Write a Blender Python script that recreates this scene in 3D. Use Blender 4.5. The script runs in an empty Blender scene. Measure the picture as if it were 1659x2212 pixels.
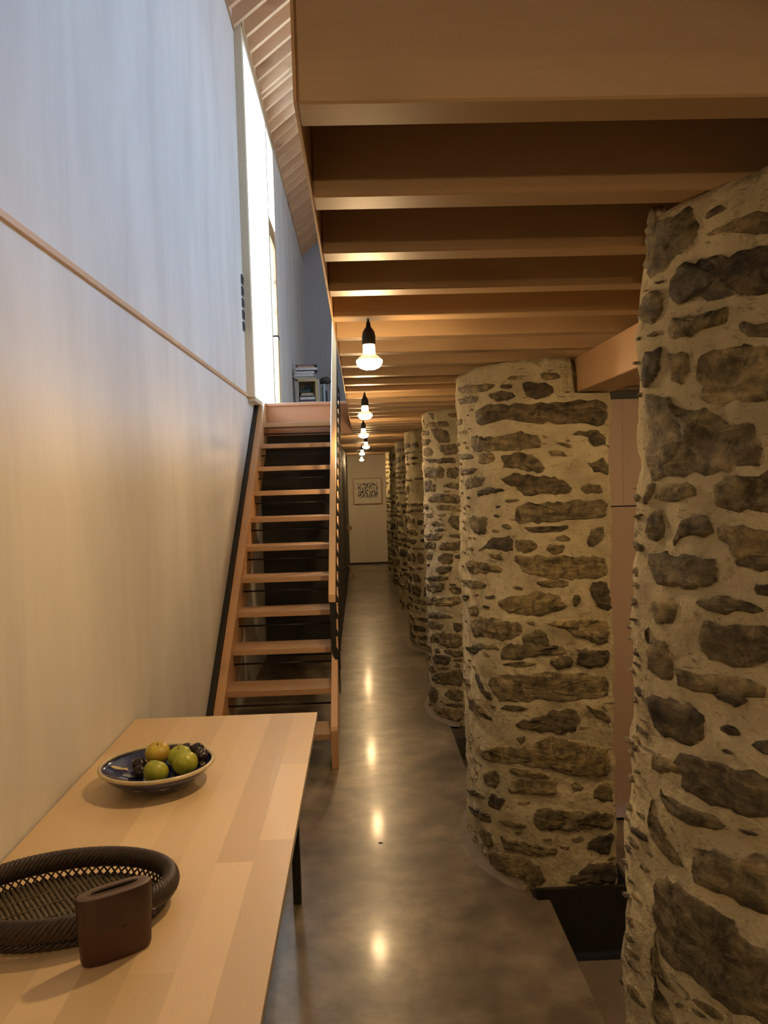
import bpy, bmesh, math, random
from mathutils import Vector, Matrix, noise
sc = bpy.context.scene
COL = sc.collection
# ------------------------------------------------------------------ camera
F_PX = 1750.0
YAW, PITCH, ROLL = math.atan(49.3/F_PX), math.atan(73.5/F_PX), 0.03
CAM_Z = 1.69
def make_camera():
    f = Vector((math.sin(YAW)*math.cos(PITCH), math.cos(YAW)*math.cos(PITCH), -math.sin(PITCH)))
    r0 = Vector((math.cos(YAW), -math.sin(YAW), 0)); u0 = r0.cross(f)
    r = math.cos(ROLL)*r0 - math.sin(ROLL)*u0
    u = math.sin(ROLL)*r0 + math.cos(ROLL)*u0
    cam = bpy.data.cameras.new('camera'); o = bpy.data.objects.new('camera', cam); COL.objects.link(o)
    m = Matrix((r, u, -f)).transposed().to_4x4(); m.translation = (0, 0, CAM_Z)
    o.matrix_world = m
    cam.sensor_fit = 'VERTICAL'; cam.sensor_height = 24.0; cam.lens = 24.0*F_PX/2212.0
    cam.clip_start = 0.02; cam.clip_end = 200
    sc.camera = o
make_camera()
# ------------------------------------------------------------------ light
BULB = 600.0          # filament lamp emission strength
SKY = 27.0
w = bpy.data.worlds.new('sky'); sc.world = w; w.use_nodes = True
bg = w.node_tree.nodes['Background']; bg.inputs[0].default_value = (0.53, 0.67, 1.0, 1); bg.inputs[1].default_value = SKY
def area(name, loc, look, sx, sy, power=0, col=(1,1,1), portal=False):
    l = bpy.data.lights.new(name, 'AREA'); l.shape = 'RECTANGLE'; l.size = sx; l.size_y = sy; l.energy = power; l.color = col
    o = bpy.data.objects.new(name, l); COL.objects.link(o); o.location = loc
    o.rotation_euler = Vector(look).to_track_quat('-Z', 'Y').to_euler()
    if portal: l.cycles.is_portal = True
    return o
for wy in (1.5, 3.2, 4.9, 6.6): area('daylight_side_window', (2.62, wy, 4.05), (-1, 0, 0), 0.5, 1.1, portal=True)
area('daylight_window', (-1.32, 7.9, 3.98), (1, 0, 0), 3.2, 1.7, portal=True)
area('daylight_door', (-1.32, 9.1, 3.98), (1, 0, 0), 3.2, 0.8, portal=True)
sc.view_settings.view_transform = 'Standard'; sc.view_settings.look = 'None'
sc.view_settings.exposure = 0.22; sc.view_settings.gamma = 1.0
sc.view_settings.use_curve_mapping = False
sc.cycles.use_denoising = True
sc.cycles.max_bounces = 10; sc.cycles.diffuse_bounces = 6; sc.cycles.sample_clamp_indirect = 6.0
sc.cycles.caustics_reflective = False; sc.cycles.caustics_refractive = False
# ------------------------------------------------------------------ helpers
rnd = random.Random(7)
def finish(bm, name, mat, parent=None, smooth=False, loc=None):
    me = bpy.data.meshes.new(name); bm.normal_update(); bm.to_mesh(me); bm.free()
    if smooth:
        for p in me.polygons: p.use_smooth = True
    if mat: me.materials.append(mat)
    o = bpy.data.objects.new(name, me); COL.objects.link(o)
    if parent: o.parent = parent
    if loc: o.location = loc
    return o
def empty(name, loc=(0,0,0), rz=0):
    o = bpy.data.objects.new(name, None); COL.objects.link(o); o.location = loc; o.rotation_euler = (0,0,rz)
    o.empty_display_size = .1
    return o
def tag(o, label, cat, group=None):
    o['label'] = label; o['category'] = cat
    if group: o['group'] = group
    return o
def struct(o):
    o['kind'] = 'structure'; return o
def box(bm, x0, x1, y0, y1, z0, z1, bev=0.0):
    v = [bm.verts.new(p) for p in ((x0,y0,z0),(x1,y0,z0),(x1,y1,z0),(x0,y1,z0),(x0,y0,z1),(x1,y0,z1),(x1,y1,z1),(x0,y1,z1))]
    fs = [bm.faces.new([v[i] for i in q]) for q in ((0,3,2,1),(4,5,6,7),(0,1,5,4),(1,2,6,5),(2,3,7,6),(3,0,4,7))]
    if bev:
        es = list({e for f in fs for e in f.edges})
        bmesh.ops.bevel(bm, geom=es, offset=bev, segments=1 if bev < .004 else 2, profile=.7, affect='EDGES')
    return v
def bx(name, x0, x1, y0, y1, z0, z1, mat, parent=None, bev=0.0):
    bm = bmesh.new(); box(bm, x0, x1, y0, y1, z0, z1, bev); return finish(bm, name, mat, parent)
def prism(name, pts, a0, a1, axis, mat, parent=None, bev=0.0):
    """extrude a 2D polygon: axis x -> pts (y,z); y -> pts (x,z); z -> pts (x,y)"""
    bm = bmesh.new()
    def P(p, a): return {'x': (a, p[0], p[1]), 'y': (p[0], a, p[1]), 'z': (p[0], p[1], a)}[axis]
    A = [bm.verts.new(P(p, a0)) for p in pts]; B = [bm.verts.new(P(p, a1)) for p in pts]
    fs = [bm.faces.new(A), bm.faces.new(B[::-1])]
    n = len(pts)
    for i in range(n): fs.append(bm.faces.new((A[i], B[i], B[(i+1)%n], A[(i+1)%n])))
    bmesh.ops.recalc_face_normals(bm, faces=bm.faces)
    if bev: bmesh.ops.bevel(bm, geom=list(bm.edges), offset=bev, segments=1, affect='EDGES')
    return finish(bm, name, mat, parent)
def tube(bm, pts, r, n=8, closed=False, cap=True, rfun=None, flat=None):
    pts = [Vector(p) for p in pts]; N = len(pts); rings = []
    up = Vector((0,0,1))
    for i, p in enumerate(pts):
        a = pts[(i-1) % N] if (closed or i) else p
        b = pts[(i+1) % N] if (closed or i < N-1) else p
        t = (b-a).normalized()
        s = t.cross(up)
        if s.length < 1e-4: s = t.cross(Vector((1,0,0)))
        s.normalize(); q = s.cross(t)
        rr = r if rfun is None else rfun(i/(N-1 if N > 1 else 1))
        rings.append([bm.verts.new(p + rr*(math.cos(2*math.pi*k/n)*s + math.sin(2*math.pi*k/n)*q)) for k in range(n)])
    m = N if closed else N-1
    for i in range(m):
        A, B = rings[i], rings[(i+1) % N]
        for k in range(n): bm.faces.new((A[k], A[(k+1)%n], B[(k+1)%n], B[k]))
    if cap and not closed:
        bm.faces.new(rings[0][::-1]); bm.faces.new(rings[-1])
def lathe(bm, prof, n=32, sx=1, sy=1, c=(0,0,0)):
    rings = []
    for r, z in prof:
        if r < 1e-6: rings.append([bm.verts.new((c[0], c[1], c[2]+z))])
        else: rings.append([bm.verts.new((c[0]+sx*r*math.cos(2*math.pi*k/n), c[1]+sy*r*math.sin(2*math.pi*k/n), c[2]+z)) for k in range(n)])
    for A, B in zip(rings, rings[1:]):
        if len(A) == 1 and len(B) == 1: continue
        for k in range(n):
            k2 = (k+1) % n
            if len(A) == 1: bm.faces.new((A[0], B[k2], B[k]))
            elif len(B) == 1: bm.faces.new((A[k], A[k2], B[0]))
            else: bm.faces.new((A[k], A[k2], B[k2], B[k]))
    bmesh.ops.recalc_face_normals(bm, faces=bm.faces)
# ------------------------------------------------------------------ materials
def new_mat(name):
    m = bpy.data.materials.new(name); m.use_nodes = True
    nt = m.node_tree; b = nt.nodes['Principled BSDF']
    return m, nt, b
def N(nt, t, **kw):
    n = nt.nodes.new(t)
    for k, v in kw.items():
        if k in n.inputs.keys() if isinstance(k, str) else False: n.inputs[k].default_value = v
        else: setattr(n, k, v)
    return n
def L(nt, a, b): nt.links.new(a, b)
def ramp(nt, fac, stops):
    r = nt.nodes.new('ShaderNodeValToRGB'); e = r.color_ramp.elements
    while len(e) < len(stops): e.new(.5)
    for i, (p, c) in enumerate(stops): e[i].position = p; e[i].color = (*c, 1)
    L(nt, fac, r.inputs[0]); return r.outputs[0]
def mixc(nt, fac, a, b, mode='MIX'):
    m = nt.nodes.new('ShaderNodeMix'); m.data_type = 'RGBA'; m.blend_type = mode
    for s, v in ((0, fac), (6, a), (7, b)):
        if hasattr(v, 'links'): L(nt, v, m.inputs[s])
        else: m.inputs[s].default_value = v if s == 0 else (*v, 1)
    return m.outputs[2]
def coords(nt, scale, rand=False, rot=(0,0,0)):
    tc = nt.nodes.new('ShaderNodeTexCoord'); mp = nt.nodes.new('ShaderNodeMapping')
    mp.inputs['Scale'].default_value = scale; mp.inputs['Rotation'].default_value = rot
    L(nt, tc.outputs['Object'], mp.inputs['Vector'])
    if rand:
        oi = nt.nodes.new('ShaderNodeObjectInfo'); ml = nt.nodes.new('ShaderNodeMath'); ml.operation = 'MULTIPLY'; ml.inputs[1].default_value = 37.0
        L(nt, oi.outputs['Random'], ml.inputs[0]); cx = nt.nodes.new('ShaderNodeCombineXYZ')
        for i in range(3): L(nt, ml.outputs[0], cx.inputs[i])
        L(nt, cx.outputs[0], mp.inputs['Location'])
    return mp.outputs[0]
def noise_t(nt, vec, scale, detail=4, rough=.55, dist=0.0):
    n = nt.nodes.new('ShaderNodeTexNoise'); n.inputs['Scale'].default_value = scale; n.inputs['Detail'].default_value = detail
    n.inputs['Roughness'].default_value = rough; n.inputs['Distortion'].default_value = dist
    L(nt, vec, n.inputs['Vector']); return n.outputs['Fac']
def bump(nt, b, h, strength, dist):
    n = nt.nodes.new('ShaderNodeBump'); n.inputs['Strength'].default_value = strength; n.inputs['Distance'].default_value = dist
    L(nt, h, n.inputs['Height']); L(nt, n.outputs[0], b.inputs['Normal'])
def plain(name, col, rough=.5, metal=0.0, spec=None, coat=0.0):
    m, nt, b = new_mat(name)
    v = coords(nt, (1,1,1)); f = noise_t(nt, v, 30, 3)
    c = ramp(nt, f, [(.3, tuple(x*.88 for x in col)), (.7, tuple(min(1, x*1.08) for x in col))])
    L(nt, c, b.inputs['Base Color']); b.inputs['Roughness'].default_value = rough; b.inputs['Metallic'].default_value = metal
    b.inputs['Coat Weight'].default_value = coat
    if spec is not None: b.inputs['Specular IOR Level'].default_value = spec
    return m
def wood(name, base, dark, along='x', rough=.5, ring=9, vary=.25, knots=.0, coat=0.0):
    m, nt, b = new_mat(name)
    s = {'x': (.35, 6, 6), 'y': (6, .35, 6), 'z': (6, 6, .35)}[along]
    v = coords(nt, s, True)
    n1 = noise_t(nt, v, 1.2, 3, .5, .6)
    wv = nt.nodes.new('ShaderNodeMath'); wv.operation = 'MULTIPLY'; wv.inputs[1].default_value = ring; L(nt, n1, wv.inputs[0])
    fr = nt.nodes.new('ShaderNodeMath'); fr.operation = 'PINGPONG'; fr.inputs[1].default_value = .5; L(nt, wv.outputs[0], fr.inputs[0])
    v2 = coords(nt, tuple(x*4 for x in s), True); n2 = noise_t(nt, v2, 6, 4, .6)
    mx = nt.nodes.new('ShaderNodeMath'); mx.operation = 'MULTIPLY_ADD'; mx.inputs[1].default_value = 1.1; mx.inputs[0].default_value = .05
    h = nt.nodes.new('ShaderNodeMath'); h.operation = 'MULTIPLY'; h.inputs[1].default_value = .6; L(nt, n2, h.inputs[0]); L(nt, h.outputs[0], mx.inputs[2])
    c = ramp(nt, mx.outputs[0], [(.15, base), (.55, tuple((a*2+d)/3 for a, d in zip(base, dark))), (.95, dark)])
    oi = nt.nodes.new('ShaderNodeObjectInfo')
    t = ramp(nt, oi.outputs['Random'], [(0, (1-vary, 1-vary*1.1, 1-vary*1.2)), (1, (1, 1, 1))])
    c = mixc(nt, 1.0, c, t, 'MULTIPLY')
    if knots:
        kv = coords(nt, {'x': (1.1, 3.2, 3.2), 'y': (3.2, 1.1, 3.2), 'z': (3.2, 3.2, 1.1)}[along], True)
        vo = nt.nodes.new('ShaderNodeTexVoronoi'); vo.inputs['Scale'].default_value = 1.35; vo.inputs['Randomness'].default_value = 1
        L(nt, kv, vo.inputs['Vector'])
        kf = ramp(nt, vo.outputs['Distance'], [(.08, (1,1,1)), (.13, (.55,.55,.55)), (.30, (0,0,0))])
        kk = nt.nodes.new('ShaderNodeMath'); kk.operation = 'MULTIPLY'; kk.inputs[1].default_value = knots; L(nt, kf, kk.inputs[0])
        c = mixc(nt, kk.outputs[0], c, (dark[0]*.35, dark[1]*.25, dark[2]*.2))
    L(nt, c, b.inputs['Base Color']); b.inputs['Roughness'].default_value = rough; b.inputs['Coat Weight'].default_value = coat
    bump(nt, b, mx.outputs[0], .12, .002)
    return m
M = {}
M['fir'] = wood('fir', (.42, .28, .145), (.29, .165, .075), 'x', .5, 8, .22, .75)
M['fir_y'] = wood('fir_y', (.47, .295, .145), (.34, .185, .075), 'y', .5, 8, .2, .7)
M['fir_rafter'] = wood('fir_rafter', (.74, .48, .28), (.52, .28, .13), 'x', .55, 8, .3, .6)
M['stair_x'] = wood('stair_wood_x', (.50, .32, .175), (.33, .18, .085), 'x', .38, 14, .2, 0, .15)
M['stair_y'] = wood('stair_wood_y', (.60, .36, .18), (.44, .22, .095), 'y', .38, 10, .15, .3, .15)
M['landing'] = wood('landing_wood', (.48, .235, .12), (.30, .12, .055), 'x', .4, 12, .1)
M['rail'] = wood('rail_wood', (.60, .40, .20), (.48, .28, .11), 'y', .3, 8, .1, 0, .3)
M['maple'] = wood('maple', (.76, .575, .335), (.68, .49, .27), 'y', .36, 4, .22, 0, .05)
M['maple_edge'] = plain('table_edge_grey', (.36, .31, .27), .6)
M['ply'] = wood('pale_plywood', (.66, .56, .40), (.58, .46, .30), 'z', .55, 6, .1)
M['ply_panel'] = wood('pink_plywood', (.62, .46, .34), (.55, .40, .29), 'z', .5, 5, .14)
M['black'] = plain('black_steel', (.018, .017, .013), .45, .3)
M['blackwall'] = plain('black_panel', (.020, .018, .011), .6)
M['rodsteel'] = plain('dark_rod', (.03, .028, .025), .35, .7)
M['switch'] = plain('switch_black', (.03, .03, .035), .4)
M['white'] = plain('white_paper', (.75, .76, .78), .7)
def plaster(name, c1, c2, rough=.42):
    m, nt, b = new_mat(name)
    v = coords(nt, (1.6, 1.6, .5)); f = noise_t(nt, v, 1.3, 4, .55, .5)
    v2 = coords(nt, (26, 26, 1.2)); f2 = noise_t(nt, v2, 2.0, 3, .6)
    a = nt.nodes.new('ShaderNodeMath'); a.operation = 'MULTIPLY_ADD'; a.inputs[1].default_value = .14; L(nt, f2, a.inputs[0])
    h = nt.nodes.new('ShaderNodeMath'); h.operation = 'MULTIPLY'; h.inputs[1].default_value = .86; L(nt, f, h.inputs[0]); L(nt, h.outputs[0], a.inputs[2])
    L(nt, ramp(nt, a.outputs[0], [(.3, c1), (.7, c2)]), b.inputs['Base Color'])
    L(nt, ramp(nt, f, [(.3, (rough+.06,)*3), (.7, (rough-.04,)*3)]), b.inputs['Roughness'])
    bump(nt, b, a.outputs[0], .08, .003)
    return m
M['wall'] = plaster('limewashed_panel', (.53, .51, .48), (.68, .66, .63), .54)
M['endwall'] = plaster('end_wall_plaster', (.70, .63, .49), (.80, .72, .57), .55)
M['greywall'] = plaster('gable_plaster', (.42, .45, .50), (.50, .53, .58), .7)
def concrete():
    m, nt, b = new_mat('polished_concrete')
    v = coords(nt, (1,1,1)); f = noise_t(nt, v, 1.6, 8, .62, .5); f2 = noise_t(nt, v, 7, 5, .55, .0); f3 = noise_t(nt, v, 55, 3, .6)
    c = ramp(nt, f, [(.34, (.068, .052, .033)), (.5, (.125, .098, .063)), (.66, (.215, .172, .115))])
    d = ramp(nt, f2, [(.32, (.60, .59, .58)), (.68, (1.3, 1.28, 1.25))])
    c = mixc(nt, 1.0, c, d, 'MULTIPLY')
    L(nt, c, b.inputs['Base Color'])
    b.inputs['Roughness'].default_value = .31; b.inputs['Coat Weight'].default_value = .22; b.inputs['Coat Roughness'].default_value = .12
    ad = nt.nodes.new('ShaderNodeMath'); ad.operation = 'MULTIPLY_ADD'; ad.inputs[1].default_value = .25; L(nt, f3, ad.inputs[0]); L(nt, f2, ad.inputs[2])
    bump(nt, b, ad.outputs[0], .18, .0012)
    return m
M['concrete'] = concrete()
M['skirt'] = plain('skirt_cement', (.15, .118, .078), .6)
M['skirt'].node_tree.nodes['Principled BSDF'].inputs['Specular IOR Level'].default_value = .1
M['conc2'] = plain('lower_floor_concrete', (.17, .135, .095), .35)
def mortar():
    m, nt, b = new_mat('lime_mortar')
    v = coords(nt, (1,1,1)); f = noise_t(nt, v, 5, 5, .6, .3); g = noise_t(nt, v, 60, 5, .7); k = noise_t(nt, v, 19, 6, .68, .15)
    c = ramp(nt, f, [(.3, (.31, .26, .155)), (.55, (.46, .395, .24)), (.75, (.55, .48, .30))])
    st = ramp(nt, k, [(.30, (.55, .52, .48)), (.42, (1, 1, 1))])
    c = mixc(nt, 1.0, c, st, 'MULTIPLY')
    vs = coords(nt, (7, 7, 24)); s2 = noise_t(nt, vs, 1.3, 6, .7, 1.2)
    c = mixc(nt, ramp(nt, s2, [(.60, (0, 0, 0)), (.665, (.75,)*3)]), c, (.10, .080, .048))
    cr = noise_t(nt, coords(nt, (3, 3, 9)), 1.6, 5, .6, 1.5); ab = nt.nodes.new('ShaderNodeMath'); ab.operation = 'SUBTRACT'; ab.inputs[1].default_value = .5; L(nt, cr, ab.inputs[0])
    a2 = nt.nodes.new('ShaderNodeMath'); a2.operation = 'ABSOLUTE'; L(nt, ab.outputs[0], a2.inputs[0])
    gate = ramp(nt, k, [(.48, (0, 0, 0)), (.56, (1, 1, 1))])
    cf = mixc(nt, 1.0, ramp(nt, a2.outputs[0], [(.0, (.8,)*3), (.008, (0, 0, 0))]), gate, 'MULTIPLY')
    c = mixc(nt, cf, c, (.07, .05, .03))
    L(nt, c, b.inputs['Base Color']); b.inputs['Roughness'].default_value = .9; b.inputs['Specular IOR Level'].default_value = .2
    a = nt.nodes.new('ShaderNodeMath'); a.operation = 'MULTIPLY_ADD'; a.inputs[1].default_value = .4; L(nt, g, a.inputs[0]); L(nt, k, a.inputs[2])
    bump(nt, b, a.outputs[0], 1.0, .016)
    return m
M['mortar'] = mortar()
def stone(name, c1, c2, c3):
    m, nt, b = new_mat(name)
    v = coords(nt, (5, 5, 17), False); f = noise_t(nt, v, 2.2, 7, .68, .7)
    v3 = coords(nt, (1,1,1)); sp = noise_t(nt, v3, 26, 6, .72, .4)
    c = ramp(nt, f, [(.28, c1), (.5, c2), (.72, c3)])
    s = ramp(nt, sp, [(.36, (.36, .34, .32)), (.50, (1, 1, 1)), (.66, (1.6, 1.52, 1.36))])
    c = mixc(nt, 1.0, c, s, 'MULTIPLY')
    # lime smeared over parts of the face
    li = noise_t(nt, v3, 10, 6, .75, .3)
    lf = ramp(nt, li, [(.60, (0,0,0)), (.70, (.65,.65,.65))])
    c = mixc(nt, lf, c, (.36, .30, .20))
    oi = nt.nodes.new('ShaderNodeObjectInfo')
    t = ramp(nt, oi.outputs['Random'], [(0, (.80, .79, .78)), (.5, (1, .97, .92)), (1, (1.35, 1.28, 1.1))])
    c = mixc(nt, 1.0, c, t, 'MULTIPLY')
    ea = nt.nodes.new('ShaderNodeAttribute'); ea.attribute_name = 'edge'
    en = nt.nodes.new('ShaderNodeMath'); en.operation = 'ADD'; L(nt, ea.outputs['Fac'], en.inputs[0]); L(nt, sp, en.inputs[1])
    c = mixc(nt, ramp(nt, en.outputs[0], [(.0, (0, 0, 0)), (.93, (0, 0, 0)), (1.0, (.8,)*3)]), c, (.40, .33, .22))
    L(nt, c, b.inputs['Base Color']); b.inputs['Roughness'].default_value = .78; b.inputs['Specular IOR Level'].default_value = .3
    a = nt.nodes.new('ShaderNodeMath'); a.operation = 'MULTIPLY_ADD'; a.inputs[1].default_value = .5; L(nt, sp, a.inputs[0]); L(nt, f, a.inputs[2])
    bump(nt, b, a.outputs[0], .9, .012)
    return m
M['stone'] = stone('schist_olive', (.058, .048, .026), (.142, .116, .062), (.27, .225, .125))
M['stone_d'] = stone('schist_dark', (.026, .021, .013), (.075, .061, .037), (.17, .14, .085))
def emit(name, col, s):
    m, nt, b = new_mat(name); b.inputs['Base Color'].default_value = (*col, 1)
    b.inputs['Emission Color'].default_value = (*col, 1); b.inputs['Emission Strength'].default_value = s; return m
WARM = (1.0, .66, .33)
M['crown'] = emit('lamp_glass_lit', WARM, BULB)
M['neck'] = emit('lamp_neck_lit', WARM, BULB*.07)
M['shoulder'] = emit('lamp_reflector_lit', (1.0, .66, .36), .7)
m, nt, b = new_mat('window_glass'); nt.nodes.remove(b)
tr = nt.nodes.new('ShaderNodeBsdfTransparent'); tr.inputs[0].default_value = (.90, .96, .95, 1); gl = nt.nodes.new('ShaderNodeBsdfGlossy'); gl.inputs['Roughness'].default_value = .02
mx = nt.nodes.new('ShaderNodeMixShader')
mx.inputs[0].default_value = .05; L(nt, tr.outputs[0], mx.inputs[1]); L(nt, gl.outputs[0], mx.inputs[2]); L(nt, mx.outputs[0], nt.nodes['Material Output'].inputs[0]); M['glass'] = m
# ------------------------------------------------------------------ pier plan curves and stone outlines on their surface (u along the curve, z up; mm)
def catmull(P, n=6):
    out=[]
    for i in range(len(P)-1):
        p0=P[max(i-1,0)];p1=P[i];p2=P[i+1];p3=P[min(i+2,len(P)-1)]
        for k in range(n):
            t=k/n
            out.append(tuple(.5*((2*p1[c])+(-p0[c]+p2[c])*t+(2*p0[c]-5*p1[c]+4*p2[c]-p3[c])*t*t+(-p0[c]+3*p1[c]-3*p2[c]+p3[c])*t**3) for c in (0,1)))
    out.append(P[-1]); return out
def outline(curve):
    P=catmull(curve); P.append(P[0])
    # u = arc length
    U=[0.]
    for a,b in zip(P,P[1:]): U.append(U[-1]+math.hypot(b[0]-a[0],b[1]-a[1]))
    return P,U
NOSE=[(1.0,.02),(.82,0.0),(.67,.03),(.56,.12),(.49,.28),(.468,.48),(.478,.68),(.55,.84),(.70,.94),(.85,.97),(1.0,.98)]
PIER1=[(1.17,.95),(1.0,.98),(.82,1.04),(.68,1.14),(.602,1.28),(.552,1.42),(.552,1.54),(.62,1.66),(.76,1.74),(.97,1.78),(1.17,1.78)]
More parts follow.
